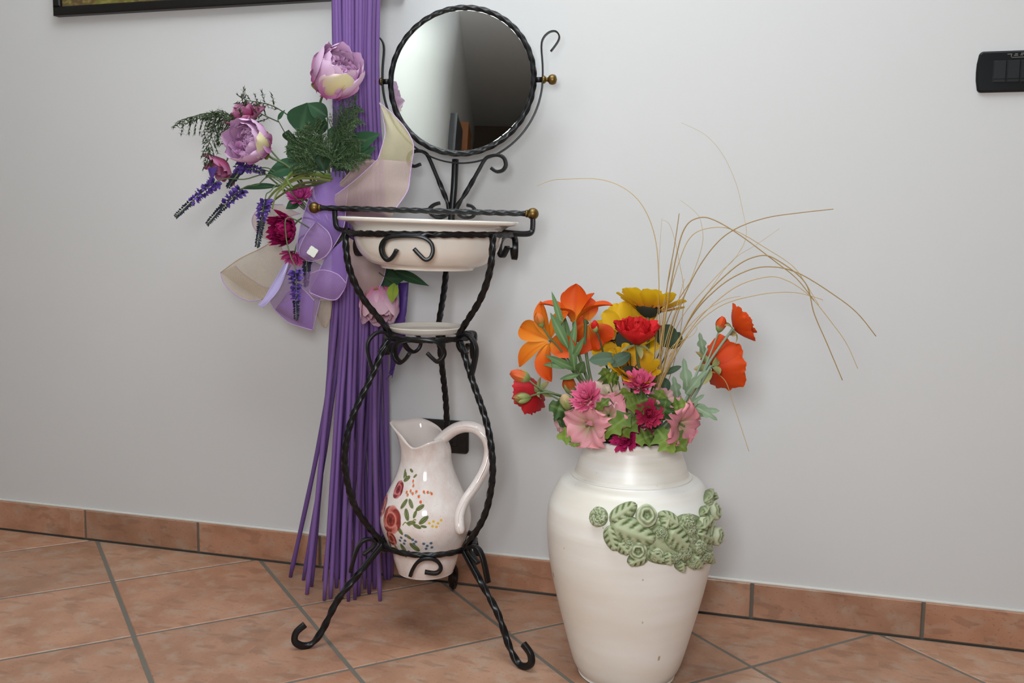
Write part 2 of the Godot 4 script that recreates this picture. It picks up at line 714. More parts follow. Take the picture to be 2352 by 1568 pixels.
func added_passage_spot() -> void:
	var t := thing("added_ceiling_spot", "small white added ceiling spot out of view, brightening the passage wall", "lamp", V(0.1, 3.1, 1.5))  # added lamp, out of view, only to brighten the wall in the mirror
	var st := tool()
	lathe(st, [W(0.001, 3.1), W(0.05, 3.1), W(0.05, 3.08), W(0.012, 3.075), W(0.012, 3.03), W(0.045, 3.02), W(0.05, 2.99), W(0.046, 2.99), W(0.04, 3.015), W(0.001, 3.02)], 24, Transform3D(Basis(), V(0.1, 0, 1.5)))
	put(st, "housing", M.ceiling, t)
	st = tool()
	ball(st, V(0.1, 2.985, 1.5), 0.022, 12)
	put(st, "bulb", M.glow, t)


func flash() -> void:
	# flash in a soft box, out of view behind the camera, lighting the front
	var t := thing("unseen_flash_lamp", "unseen square white soft box of a flash lamp behind the camera", "lamp", V(1.6, 0.86, 2.12))
	var b := Basis.looking_at(V(1.15, 0.75, 0.0) - V(1.6, 1.04, 2.1))
	var st := tool()
	slab(st, PackedVector2Array([W(-0.19, -0.19), W(0.19, -0.19), W(0.19, 0.19), W(-0.19, 0.19)]), 0.09, 0.05, Transform3D(Basis(-b.x, b.y, b.z), V(1.6, 1.04, 2.1) + b.z * 0.012))
	put(st, "housing", M.frame, t)
	st = tool()
	slab(st, PackedVector2Array([W(-0.18, -0.18), W(0.18, -0.18), W(0.18, 0.18), W(-0.18, 0.18)]), 0.003, 0.001, Transform3D(b, V(1.6, 1.04, 2.1) + b.z * 0.006))
	put(st, "diffuser", M.glow, t)


func clip_to(poly: PackedVector2Array, rect: PackedVector2Array) -> PackedVector2Array:
	var r := Geometry2D.intersect_polygons(poly, rect)
	return r[0] if r.size() > 0 else PackedVector2Array()


func build_floor() -> void:
	var st := tool()
	box_at(st, V(-2.62, -0.1, -0.12), V(4.12, -0.0015, 8.12))
	var fl := struct(st, "floor", M.grout)
	var d := 0.335 * sqrt(2.0)
	var g := 0.0085 / sqrt(2.0)
	var rect := PackedVector2Array([W(-2.5, 0.012), W(4.0, 0.012), W(4.0, 3.9), W(-2.5, 3.9)])
	var h := d / 2 - g
	for i in range(-8, 18):
		for j in range(0, 18):
			if posmod(i + j, 2) == 1:
				continue
			# tile centres sit half a diagonal off the corners that touch the wall
			var c := W(i * d / 2, j * d / 2 + 0.0015 - d / 2)
			var p := clip_to(PackedVector2Array([c + W(0, -h), c + W(h, 0), c + W(0, h), c + W(-h, 0)]), rect)
			if p.size() < 3:
				continue
			var q := PackedVector2Array()
			for v in p:
				q.append(W(v.x, -v.y))
			st = tool()
			slab(st, q, 0.003, 0.0015, Transform3D(Basis(Vector3.RIGHT, Vector3.FORWARD, Vector3.UP), V(0, -0.003, 0)), 1.6, W(rr(0, 1), rr(0, 1)))
			put(st, "tile", M.tiles[rng.randi() % 5], fl)


func build_skirting() -> void:
	var st := tool()
	box_at(st, V(-2.5, 0, 0), V(4.0, 0.0765, 0.004))
	var b := struct(st, "baseboard_back", M.grout)
	for k in range(-7, 12):
		var x := -0.0288 + k * 0.335
		st = tool()
		slab(st, PackedVector2Array([W(x + 0.0035, 0.0035), W(x + 0.3315, 0.0035), W(x + 0.3315, 0.0773), W(x + 0.0035, 0.0773)]), 0.0085, 0.0015, Transform3D(Basis(), V(0, 0, 0.001)), 1.6, W(rr(0, 1), rr(0, 1)))
		put(st, "tile", M.tiles[rng.randi() % 5], b)
	st = tool()
	tube(st, [V(-2.5, 0.079, 0.002), V(4.0, 0.079, 0.002)], 0.0035, 0.0035, 8, 2)
	struct(st, "trim_caulk", M.caulk)


func rounded(x0: float, y0: float, x1: float, y1: float, r: float, bow := 0.0) -> PackedVector2Array:
	var out := PackedVector2Array()
	for q in [[x1, y1, 0], [x0, y1, 1], [x0, y0, 2], [x1, y0, 3]]:
		var cx: float = q[0] + (-r if q[0] == x1 else r)
		var cy: float = q[1] + (-r if q[1] == y1 else r)
		for k in 5:
			var a: float = PI / 2 * q[2] + PI / 2 * k / 4.0
			out.append(W(cx + cos(a) * r, cy + sin(a) * r))
		if q[2] == 1 and bow != 0.0:
			for f in [0.3, 0.5, 0.7]:
				out.append(W(x0 - bow * sin(PI * f), lerpf(y1, y0, f)))
	return out


func wall_plate(called: String, label: String, x0: float, y0: float, x1: float, y1: float, modules: int, text: String) -> void:
	var t := thing(called, label, "switch" if text != "" else "socket", V((x0 + x1) / 2, y0, 0))
	var st := tool()
	slab(st, rounded(x0, y0, x1, y1, 0.008, 0.003), 0.0085, 0.0035, Transform3D(Basis(), V(0, 0, 0.0005)))
	put(st, "cover", M.black, t)
	var mx := 0.025
	var w := (x1 - x0 - mx * 2) / modules
	for k in modules:
		st = tool()
		slab(st, rounded(x0 + mx + w * k + 0.0006, y0 + 0.017, x0 + mx + w * (k + 1) - 0.0006, y1 - 0.018, 0.0012), 0.0025, 0.0012, Transform3D(Basis(), V(0, 0, 0.0088)))
		var key := put(st, "key" if text != "" else "outlet", M.black2, t)
		if text != "":
			st = tool()
			box_at(st, V(x0 + mx + w * k + 0.001, y0 + 0.0225, 0.0112), V(x0 + mx + w * (k + 1) - 0.001, y0 + 0.0245, 0.0118), 0.0003)
			put(st, "groove", M.black, key)
		else:
			for h in 3:
				st = tool()
				ball(st, V(x0 + mx + w * (k + 0.5), lerpf(y0 + 0.026, y1 - 0.026, h / 2.0), 0.0112), 0.0024, 8)
				put(st, "hole", M.frame, key)
	if text != "":
		for q in [[0.052, 0.0066, 0.0085, 0.0014, 0.0], [0.0545, 0.0088, 0.0012, 0.0055, 0.0], [0.063, 0.0066, 0.005, 0.0014, 0.0], [0.0625, 0.0092, 0.007, 0.0014, 0.0], [0.0715, 0.0072, 0.0012, 0.006, -0.5], [0.074, 0.0075, 0.0012, 0.006, -0.5], [0.066, 0.0128, 0.022, 0.0011, 0.0]]:
			st = tool()
			slab(st, rounded(-q[2] / 2, -q[3] / 2, q[2] / 2, q[3] / 2, 0.0005), 0.0003, 0.0001, Transform3D(Basis(Vector3.BACK, q[4]), V(x0 + q[0], y1 - q[1], 0.0089)))
			put(st, "lettering", M.grey_print, t)


func build_wall_things() -> void:
	wall_plate("switch_plate", "black wall switch plate high on the bare white wall", 2.0165, 1.0765, 2.136, 1.1515, 3, "yes")
	wall_plate("wall_socket", "black wall socket low behind the white pitcher", 0.893, 0.305, 1.013, 0.38, 3, "")
	var t := thing("picture", "framed painting in a thin black frame high on the wall", "picture", V(0.4, 1.31, 0))
	var x0 := -0.052
	var x1 := 0.86
	var y0 := 1.3115
	var y1 := 1.9
	var w := 0.021
	for q in [[x0, y0, x1, y0 + w], [x0, y1 - w, x1, y1], [x0, y0 + w, x0 + w, y1 - w], [x1 - w, y0 + w, x1, y1 - w]]:
		var st := tool()
		box_at(st, V(q[0], q[1], 0.001), V(q[2], q[3], 0.022), 0.003)
		put(st, "frame_bar", M.frame, t)
	var im := Image.create(400, 260, false, Image.FORMAT_RGB8)
	var a := noise(0.03, 40, 4)
	var b := noise(0.09, 41, 3)
	for y in 260:
		for x in 400:
			var c := Color("5d4a2e").lerp(Color("6f6b2c"), clampf(0.5 + a.get_noise_2d(x, y * 1.6) * 1.7, 0, 1))
			c = c.lerp(Color("9a8a4a"), clampf(b.get_noise_2d(x, y * 2.0) * 2.0, 0, 0.8))
			c = c.lerp(Color("6a3f2a"), clampf(a.get_noise_2d(x + 700, y) * 2.0, 0, 0.7))
			if y < 110:
				c = c.lerp(Color("8fa0a8"), clampf((110 - y) / 60.0, 0, 0.9))
			im.set_pixel(x, y, c)
	var cm := mat("ffffff", 0.6)
	cm.albedo_texture = ImageTexture.create_from_image(im)
	var cv := tool()
	var p := [V(x0 + w * 0.8, y0 + w * 0.8, 0.012), V(x1 - w * 0.8, y0 + w * 0.8, 0.012), V(x1 - w * 0.8, y1 - w * 0.8, 0.012), V(x0 + w * 0.8, y1 - w * 0.8, 0.012)]
	var u := [W(0, 1), W(1, 1), W(1, 0), W(0, 0)]
	for k in [0, 2, 1, 0, 3, 2]:
		cv.set_uv(u[k])
		cv.add_vertex(p[k])
	put(cv, "canvas", cm, t)


# ---------------------------------------------------------------- the washstand
const SX := 1.025
const SZ := 0.28
const AZ := [-54.0, 66.0, 188.0]


func leg_pt(az: float, r: float, y: float, off := 0.0) -> Vector3:
	return V(SX + sin(az) * r + cos(az) * off, y, SZ + cos(az) * r - sin(az) * off)


func build_washstand() -> void:
	var t := thing("washstand", "black twisted wrought-iron washstand with a round swivel mirror and towel rail", "washstand", V(SX, 0, SZ))
	var prof := smooth2([W(0.163, 0.803), W(0.157, 0.74), W(0.132, 0.681), W(0.081, 0.613), W(0.0905, 0.583), W(0.115, 0.527), W(0.152, 0.45), W(0.167, 0.38), W(0.162, 0.32), W(0.142, 0.262), W(0.094, 0.194)], 8)
	var foot := smooth2([W(0.094, 0.194), W(0.139, 0.142), W(0.183, 0.091), W(0.212, 0.036), W(0.232, 0.0105), W(0.25, 0.0062), W(0.266, 0.017), W(0.264, 0.035), W(0.247, 0.049)], 7)
	var ear_a := [W(0.0982,0.5765),W(0.0869,0.5904),W(0.0811,0.6049),W(0.0901,0.6131),W(0.1058,0.611),W(0.1192,0.5974),W(0.1227,0.5813),W(0.1174,0.556),W(0.1098,0.532)]
	var ear_b := [W(0.1335,0.1764),W(0.1187,0.1859),W(0.1083,0.1974),W(0.1174,0.2063),W(0.1343,0.2033),W(0.1468,0.1839),W(0.1584,0.1438)]
	for k in 3:
		var az := deg_to_rad(AZ[k])
		var p := PackedVector3Array()
		for q in prof:
			p.append(leg_pt(az, q.x, q.y))
		var st := tool()
		sweep(st, p, bar_sec(0.0056, 0.0056), [], TAU / 0.09)
		var lg := put(st, "leg", M.iron, t)
		p = PackedVector3Array()
		for q in foot:
			p.append(leg_pt(az, q.x, q.y))
		st = tool()
		sweep(st, p, bar_sec(0.0062, 0.005), [], TAU / 0.11, V(-cos(az), 0, sin(az)), false, 0.12, 0.62)
		put(st, "foot", M.iron, lg)
		for e in [ear_a, ear_b]:
			p = PackedVector3Array()
			for q in smooth2(e, 6):
				p.append(leg_pt(az, q.x, q.y))
			st = tool()
			sweep(st, p, bar_sec(0.0058, 0.0032), [], 0.0, V(cos(az), 0, -sin(az)))
			put(st, "scroll", M.iron, t)
	# the three hoops, each with its bull-horn scrolls
	for q in [[0.158, 0.801, 0.0052], [0.083, 0.604, 0.0048], [0.092, 0.193, 0.0048]]:
		var p := PackedVector3Array()
		for i in 72:
			var a := TAU * i / 72
			p.append(V(SX + sin(a) * q[0], q[1], SZ + cos(a) * q[0]))
		var st := tool()
		var turns := roundf(TAU * q[0] / 0.1)
		sweep(st, p, bar_sec(q[2], q[2]), [], turns * TAU / (TAU * q[0]), Vector3.UP, true)
		put(st, "hoop", M.iron, t)
	var horns := [[0.166, [W(0.0155,0.7739),W(-0.0248,0.7623),W(-0.0816,0.7552),W(-0.14,0.7619),W(-0.1671,0.7749),W(-0.1394,0.7873),W(-0.0755,0.7944),W(0.0158,0.7969),W(0.1273,0.7979),W(0.2444,0.7974),W(0.3275,0.7937),W(0.3873,0.7847),W(0.4013,0.7717),W(0.3738,0.7602),W(0.3232,0.7571),W(0.2677,0.7646),W(0.2026,0.7759)]], [0.088, [W(-0.0631,0.5794),W(-0.1577,0.5682),W(-0.2941,0.5607),W(-0.4214,0.5663),W(-0.4773,0.5774),W(-0.4482,0.5901),W(-0.3173,0.5993),W(-0.0938,0.6047),W(0.1232,0.6063),W(0.3551,0.605),W(0.5304,0.6008),W(0.6443,0.5908),W(0.6835,0.5791),W(0.6259,0.5695),W(0.5316,0.5648),W(0.4293,0.5715),W(0.3188,0.5813)]], [0.097, [W(-0.0029,0.1523),W(0.0428,0.1649),W(0.1318,0.1793),W(0.2529,0.1875),W(0.4062,0.1883),W(0.5263,0.1826),W(0.5964,0.1717),W(0.5704,0.1625),W(0.4753,0.1589),W(0.2874,0.1619)]]]
	for hq in horns:
		for k in 3:
			var p := []
			for w in hq[1]:
				var a: float = w.x + TAU * k / 3.0
				p.append(V(SX + sin(a) * hq[0], w.y, SZ + cos(a) * hq[0]))
			var st := tool()
			var a0: float = deg_to_rad(6.0 + 120.0 * k)
			sweep(st, smooth(p, 5), bar_sec(0.0058, 0.0034), [], 0.0, V(sin(a0), 0, cos(a0)))
			put(st, "scroll", M.iron, t)
	# towel rail with brass balls
	var ra := V(0.764,0.8498,0.25)
	var rb := V(1.2102,0.8417,0.205)
	var st := tool()
	sweep(st, smooth([ra, ra.lerp(rb, 0.5), rb], 40), bar_sec(0.0048, 0.0048), [], TAU / 0.1, Vector3.UP)
	var rail := put(st, "towel_rail", M.iron, t)
	for q in [[ra, 0.0115], [rb, 0.0115]]:
		st = tool()
		ball(st, q[0], q[1], 20)
		put(st, "brass_ball", M.brass, rail)
		var dirv := (rb - ra).normalized() * (1.0 if q[0] == ra else -1.0)
		st = tool()
		lathe(st, [W(0.001, 0.009), W(0.0075, 0.0095), W(0.0075, 0.0135), W(0.005, 0.0145), W(0.001, 0.0145)], 14, facing(q[0], dirv))
		put(st, "collar", M.brass, rail)
	for br in [[V(0.807,0.8441,0.245),V(0.8078,0.8301,0.245),V(0.813,0.8127,0.25),V(0.826,0.8059,0.255),V(0.8486,0.8053,0.27)], [V(1.2103,0.8375,0.205),V(1.2111,0.819,0.207),V(1.2094,0.8064,0.21),V(1.2009,0.8029,0.22),V(1.1835,0.8036,0.245),V(1.1634,0.8059,0.265)]]:
		st = tool()
		sweep(st, smooth(br, 6), bar_sec(0.0046, 0.0046), [], 0.0, Vector3.FORWARD)
		put(st, "bracket", M.iron, t)
	# post, V-scrolls and mirror
	st = tool()
	tube(st, [V(1.0075,0.8081,0.113),V(1.0093,0.8335,0.113),V(1.0148,0.8965,0.113),V(1.0152,0.954,0.107)], 0.0072, 0.0072, 12, 6)
	put(st, "post", M.iron, t)
	for v in [[V(0.942,0.944,0.118),V(0.9283,0.9396,0.118),V(0.9175,0.9451,0.118),V(0.9146,0.9577,0.118),V(0.9214,0.9675,0.118),V(0.9341,0.971,0.118),V(0.9487,0.969,0.118),V(0.9594,0.9591,0.118),V(0.975,0.9259,0.118),V(0.9925,0.8873,0.118),V(1.0023,0.864,0.118),V(1.0052,0.8478,0.118),V(0.9947,0.8369,0.118),V(0.9782,0.835,0.118),V(0.9655,0.8412,0.118),V(0.9626,0.8511,0.118),V(0.9713,0.8593,0.118),V(0.9849,0.8639,0.118)], [V(1.0967,0.9351,0.118),V(1.1089,0.928,0.118),V(1.1219,0.9306,0.118),V(1.1283,0.941,0.118),V(1.1245,0.9542,0.118),V(1.1142,0.9604,0.118),V(1.0984,0.9597,0.118),V(1.0844,0.9536,0.118),V(1.0686,0.9282,0.118),V(1.0462,0.8909,0.118),V(1.0292,0.8659,0.118),V(1.0225,0.8515,0.118),V(1.0312,0.839,0.118),V(1.0446,0.8346,0.118),V(1.058,0.8365,0.118),V(1.0626,0.8482,0.118),V(1.0559,0.8571,0.118),V(1.0454,0.8597,0.118)]]:
		st = tool()
		var n: int = v.size()
		sweep(st, smooth(v, 6), bar_sec(0.0046, 0.0034), [], TAU / 0.11, V(0.17, 0, 1), false, 0.5, 0.8)
		put(st, "scroll", M.iron, t)
	# swivel mirror: c centre, ux across, uy up
	var c := V(1.031, 1.112, 0.116)
	var yaw := deg_to_rad(7.0)
	var tilt := deg_to_rad(7.0)
	var n := V(sin(yaw) * cos(tilt), sin(tilt), cos(yaw) * cos(tilt))
	var ux := V(cos(yaw), 0, -sin(yaw))
	var uy := n.cross(ux)
	var hp := PackedVector3Array()
	for i in 160:
		var a := TAU * i / 160
		hp.append(c + (ux * cos(a) + uy * sin(a)) * 0.1495)
	st = tool()
	sweep(st, hp, bar_sec(0.0052, 0.0052), [], 9.0 / 0.1495, n, true)
	var hoop := put(st, "mirror_hoop", M.iron, t)
	st = tool()
	lathe(st, [W(0.0001, 0.0), W(0.1432, 0.0), W(0.1455, -0.0003), W(0.1465, -0.006), W(0.0001, -0.006)], 96, Transform3D(Basis(ux, n, -uy), c + n * 0.002))
	put(st, "mirror_glass", M.mirror, hoop, "", false)
	# yoke: a flat strip that carries the mirror on two pivots
	var up := Vector3.UP
	var nz := V(sin(yaw), 0, cos(yaw))
	var yp := []
	for q in [[0.168, 0.062], [0.176, 0.076], [0.19, 0.092], [0.199, 0.086], [0.2, 0.0]]:
		pass
	for s in [-1.0, 1.0]:
		var pth := [c + ux * s * 0.183 + up * 0.055, c + ux * s * 0.196 + up * 0.072, c + ux * s * 0.2 + up * 0.084, c + ux * s * 0.193 + up * 0.094, c + ux * s * 0.18 + up * 0.093, c + ux * s * 0.168 + up * 0.082, c + ux * s * 0.164 + up * 0.065, c + ux * s * 0.167 + up * 0.03, c + ux * s * 0.1675]
		if s > 0:
			pth.reverse()
			yp.append_array(pth)
		else:
			yp.append_array(pth)
			for i in range(1, 24):
				var a := PI + PI * i / 24
				yp.append(c + ux * cos(a) * (0.1675 - 0.003 * sin(PI * i / 24.0)) + up * sin(a) * 0.1665)
	st = tool()
	sweep(st, smooth(yp, 3), bar_sec(0.0046, 0.0016), [], 0.0, nz)
	put(st, "yoke", M.iron, t)
	for s in [-1.0, 1.0]:
		st = tool()
		var kx := facing(c + ux * s * 0.153, ux * s)
		lathe(st, [W(0.001, 0), W(0.0055, 0), W(0.0055, 0.013), W(0.001, 0.013)], 12, kx)
		put(st, "pivot", M.iron, t)
		st = tool()
		lathe(st, smooth2([W(0.001, 0.0145), W(0.0075, 0.015), W(0.0075, 0.019), W(0.0045, 0.022), W(0.0045, 0.025), W(0.009, 0.029), W(0.0105, 0.035), W(0.008, 0.041), W(0.001, 0.0435)], 4), 16, kx)
		put(st, "knob", M.brass, t)


func build_basin() -> void:
	var t := thing("basin", "glossy off-white wash basin resting in the top hoop of the washstand", "basin", V(1.023, 0.735, SZ))
	var prof := smooth2([W(0.0001, -0.094), W(0.08, -0.094), W(0.088, -0.095), W(0.092, -0.09), W(0.112, -0.083), W(0.132, -0.064), W(0.141, -0.04), W(0.144, -0.02), W(0.155, -0.0105), W(0.170, -0.0075), W(0.1735, -0.003), W(0.171, 0.0), W(0.158, -0.004), W(0.14, -0.014), W(0.136, -0.04), W(0.127, -0.061), W(0.108, -0.078), W(0.08, -0.087), W(0.0001, -0.089)], 4)
	var st := tool()
	lathe(st, prof, 96, Transform3D(Basis(Vector3.BACK, deg_to_rad(-1.3)), V(1.023, 0.829, SZ)))
	put(st, "bowl", M.china, t)


func build_dish() -> void:
	var t := thing("soap_dish", "small round off-white soap dish on the middle hoop of the washstand", "dish", V(1.02, 0.608, SZ))
	var st := tool()
	lathe(st, smooth2([W(0.0001, -0.014), W(0.05, -0.014), W(0.066, -0.011), W(0.073, -0.005), W(0.0755, -0.0015), W(0.0735, 0.0), W(0.066, -0.004), W(0.05, -0.009), W(0.0001, -0.0095)], 4), 64, Transform3D(Basis(), V(1.02, 0.623, SZ)))
	put(st, "plate", M.china, t)


func build_pitcher() -> void:
	var cx := 1.018
	var cz := 0.28
	var t := thing("pitcher", "white speckled china pitcher printed with roses, standing in the lowest hoop", "pitcher", V(cx, 0.128, cz))
	var prof := smooth2([W(0.0001, 0.131), W(0.05, 0.13), W(0.056, 0.132), W(0.0635, 0.155), W(0.067, 0.172), W(0.078, 0.193), W(0.0885, 0.222), W(0.0905, 0.242), W(0.085, 0.27), W(0.0715, 0.3), W(0.058, 0.33), W(0.051, 0.356), W(0.0505, 0.37)], 6)
	# the wavy lip with its spout, as points round the axis
	var lip := [[cx, 0.3, 0.0]]
	var lp := [V(1.0122,0.3908,0.335),V(1.0444,0.4026,0.335),V(1.0582,0.4053,0.315),V(1.0561,0.4048,0.28),V(1.0301,0.418,0.245),V(0.9886,0.4275,0.23),V(0.9597,0.4261,0.252),V(0.9439,0.4283,0.288),V(0.9806,0.4093,0.32)]
	var curve := []
	for i in lp.size():
		var p0: Vector3 = lp[(i - 1 + lp.size()) % lp.size()]
		for k in 12:
			curve.append(lp[i].cubic_interpolate(lp[(i + 1) % lp.size()], p0, lp[(i + 2) % lp.size()], k / 12.0))
	var n := curve.size()
	var uof := []
	for p in curve:
		uof.append(atan2(p.x - cx, p.z - cz))
	var rows := []
	var uvs := []
	var up := 6
	for k in prof.size() + up:
		var row := PackedVector3Array()
		var ur := []
		for i in n:
			# even spacing low down, the lip's own spacing at the top
			var a: float = uof[0] + TAU * i / n
			var f := clampf((k - prof.size() + 14) / 14.0, 0.0, 1.0)
			var al: float = uof[i]
			al = a + wrapf(al - a, -PI, PI)
			a = lerpf(a, al, f)
			var p: Vector3
			if k < prof.size():
				p = V(cx + sin(a) * prof[k].x, prof[k].y, cz + cos(a) * prof[k].x)
			else:
				var g := float(k - prof.size() + 1) / up
				var b := V(cx + sin(a) * 0.0505, 0.37, cz + cos(a) * 0.0505)
				var e: Vector3 = curve[i]
				p = b.lerp(e, g)
				var low := V(b.x, lerpf(0.37, e.y, g), b.z)
				p = low.lerp(V(e.x, p.y, e.z), g * g)
			row.append(p)
			ur.append(W(fposmod(a / TAU + 0.25, 1.0) if false else a / TAU + 0.5, 1.0 - (p.y - 0.128) / 0.28))
		rows.append(row)
		uvs.append(ur)
	# inside wall
	var inner := rows.size()
	for k in range(inner - 1, prof.size() - 26, -1):
		var row := PackedVector3Array()
		for i in n:
			var p: Vector3 = rows[k][i]
			var ax := V(cx, p.y, cz) if k < inner - 4 else V(lerpf(cx, p.x, 0.2), p.y, lerpf(cz, p.z, 0.2))
			row.append(p + (ax - p).normalized() * (0.0042 if k < inner - 1 else 0.003) + V(0, 0.0012 if k == inner - 1 else 0.0, 0))
		rows.append(row)
		uvs.append(uvs[k].map(func(q): return W(0.85, 0.5)))
	var st := tool()
	grid(st, rows, true, [], uvs)
	put(st, "body", M.pitcher, t)
	# handle: a flattened strap that thins downwards
	var hp := smooth([V(1.0463,0.3934,0.283),V(1.0597,0.4077,0.28),V(1.0813,0.4231,0.28),V(1.1047,0.4291,0.28),V(1.1279,0.4238,0.28),V(1.145,0.4061,0.28),V(1.1488,0.3797,0.28),V(1.1442,0.3514,0.29),V(1.1299,0.3194,0.305),V(1.1167,0.2943,0.328),V(1.1126,0.2733,0.346),V(1.1153,0.2553,0.356),V(1.1203,0.2392,0.36)], 8)
	var rows2 := []
	var uv2 := []
	for i in hp.size():
		var f := float(i) / (hp.size() - 1)
		var a := hp[maxi(i - 1, 0)]
		var b := hp[mini(i + 1, hp.size() - 1)]
		var d := (b - a).normalized()
		var sx := V(0.12, 0.05, 1.0)
		sx = (sx - d * sx.dot(d)).normalized()
		var nx := d.cross(sx)
		var wd := lerpf(0.0175, 0.0115, clampf(f * 1.2, 0, 1)) * (1.0 + 0.15 * sin(PI * f))
		var th := lerpf(0.0125, 0.0095, clampf(f * 1.3, 0, 1))
		if f > 0.93:
			wd *= sqrt(maxf(0.0, 1.0 - pow((f - 0.93) / 0.075, 2.0)))
			th *= sqrt(maxf(0.0, 1.0 - pow((f - 0.93) / 0.075, 2.0)))
		var row := PackedVector3Array()
		var ur := []
		for k in 14:
			var an := TAU * k / 14
			row.append(hp[i] + sx * cos(an) * wd + nx * sin(an) * th)
			ur.append(W(0.75 + 0.01 * k, 0.2 + f * 0.6))
		rows2.append(row)
		uv2.append(ur)
	st = tool()
	grid(st, rows2, true, [], uv2)
	put(st, "handle", M.pitcher, t)


# ---------------------------------------------------------------- the bundle of purple reeds
func build_sticks() -> void:
	var feet := [V(0.6062,0,0.0885), V(0.6444,0,0.0967), V(0.6943,0,0.1735), V(0.6819,0,0.1277), V(0.7473,0,0.1937), V(0.7554,0,0.1805), V(0.7388,0,0.1176), V(0.7789,0,0.1729), V(0.7991,0,0.1821), V(0.8083,0,0.1686), V(0.8055,0,0.1428), V(0.8232,0,0.1262), V(0.8638,0,0.1585), V(0.8223,0,0.0961), V(0.8017,0,0.1028)]
	var told := ["purple dyed reed leaning outermost from the bundle, foot farthest from the washstand", "purple dyed reed second from the outer edge of the bundle's foot", "purple dyed reed with its foot third from the outer edge of the bundle", "short-looking purple reed tucked behind the third reed of the bundle's outer edge", "purple dyed reed just past the gap in the bundle's foot", "purple dyed reed touching the one past the gap in the bundle's foot", "purple dyed reed set back between the two forward groups of the bundle's foot", "purple dyed reed crossing behind the washstand's front foot", "purple dyed reed whose foot reaches farthest forward beside the washstand's foot", "purple dyed reed beside the farthest forward reed of the bundle", "purple dyed reed ending under the ear scroll of the washstand's front foot", "purple dyed reed ending alone under the hoop of the pitcher", "purple dyed reed standing last and farthest forward, under the pitcher", "purple dyed reed just behind the last forward reed under the pitcher", "purple dyed reed set back behind the washstand's front foot"]
	for k in 18:
		feet.append(V(lerpf(0.675, 0.835, k / 17.0) + rr(-0.008, 0.008), 0, rr(0.026, 0.075) if k > 9 else rr(0.04, 0.1)))
	feet.append(V(0.8247,0,0.008))
	feet.append(V(0.8308,0,-0.0061))
	var order := range(feet.size())
	# neighbours keep their order: rows front to back, each sorted across
	order.sort_custom(func(a, b): return feet[a].z > feet[b].z)
	var rows := [order.slice(0, 12), order.slice(12, 24), order.slice(24)]
	for ri in 3:
		rows[ri].sort_custom(func(a, b): return feet[a].x < feet[b].x)
		var n: int = rows[ri].size()
		for k in n:
			var id: int = rows[ri][k]
			var f: Vector3 = feet[id]
			var u := (k + 0.5) / n - 0.5 + rr(-0.012, 0.012)
			var dz: float = [0.028, 0.0, -0.024][ri]
			var bend := rr(-0.004, 0.004)
			var r := rr(0.0046, 0.0056)
			f.z = maxf(f.z, 0.018)
			f.y = 0.001
			var waist := V(0.792 + u * 0.112, 0.66, 0.098 + dz + rr(-0.002, 0.002))
			var mid := f.lerp(waist, 0.55) + V((waist.x - f.x) * 0.1 + bend, 0, 0.004)
			var top := V(0.816 + u * 0.084 + rr(-0.003, 0.003), 1.155, 0.16 + dz * 0.7)
			var end := V(0.825 + u * 0.112 + rr(-0.006, 0.006), rr(1.5, 1.6), 0.172 + dz * 0.7)
			var label: String = told[id] if id < told.size() else "purple dyed reed in the thick of the bundle, its foot hidden by others"
			var t := thing("reed", label, "reed", f, "purple reeds of the bundle")
			var st := tool()
			var path := smooth([f, mid, waist, V(lerpf(waist.x, top.x, 0.52), 0.92, lerpf(waist.z, top.z, 0.5)), top, end], 7)
			var sc := []
			for i in path.size():
				sc.append(r * (1.0 + 0.07 * sin(i * 2.1 + id)))
			sc[0] = r * 0.78
			sweep(st, path, ring_sec(1.0, 9), sc)
			put(st, "stalk", M.reeds[rng.randi() % 5], t)


# ---------------------------------------------------------------- the bow of net ribbon
# a strip of net between two edge curves, bellied towards the room
func net_loop(t: Node3D, ea: Array, eb: Array, belly: float, m: Material, hem: Material, called := "ribbon_loop", label := "") -> void:
	var a := smooth(ea, 8)
	var b := smooth(eb, 8)
	var n := maxi(a.size(), b.size())
	var rows := []
	var uvs := []
	var la := 0.0
	var ra := PackedVector3Array()
	var rb := PackedVector3Array()
	for i in n:
		var f := float(i) / (n - 1)
		var fa := f * (a.size() - 1)
		var fb := f * (b.size() - 1)
		ra.append(a[int(fa)].lerp(a[mini(int(fa) + 1, a.size() - 1)], fa - int(fa)))
		rb.append(b[int(fb)].lerp(b[mini(int(fb) + 1, b.size() - 1)], fb - int(fb)))
	for i in n:
		if i > 0:
			la += (ra[i].distance_to(ra[i - 1]) + rb[i].distance_to(rb[i - 1])) / 2
		var row := PackedVector3Array()
		var ur := []
		var wd := ra[i].distance_to(rb[i])
		for k in 13:
			var v := k / 12.0
			row.append(ra[i].lerp(rb[i], v) + V(0, 0, sin(PI * v) * belly * sin(PI * (0.1 + 0.8 * i / (n - 1)))))
			ur.append(W(v * wd / 0.0105, la / 0.0105))
		rows.append(row)
		uvs.append(ur)
	var st := tool()
	grid(st, rows, false, [], uvs)
	var part := put(st, called, m, t, label)
	for e in [ra, rb]:
		st = tool()
		sweep(st, e, ring_sec(0.0011, 5))
		put(st, "hem", hem, part)


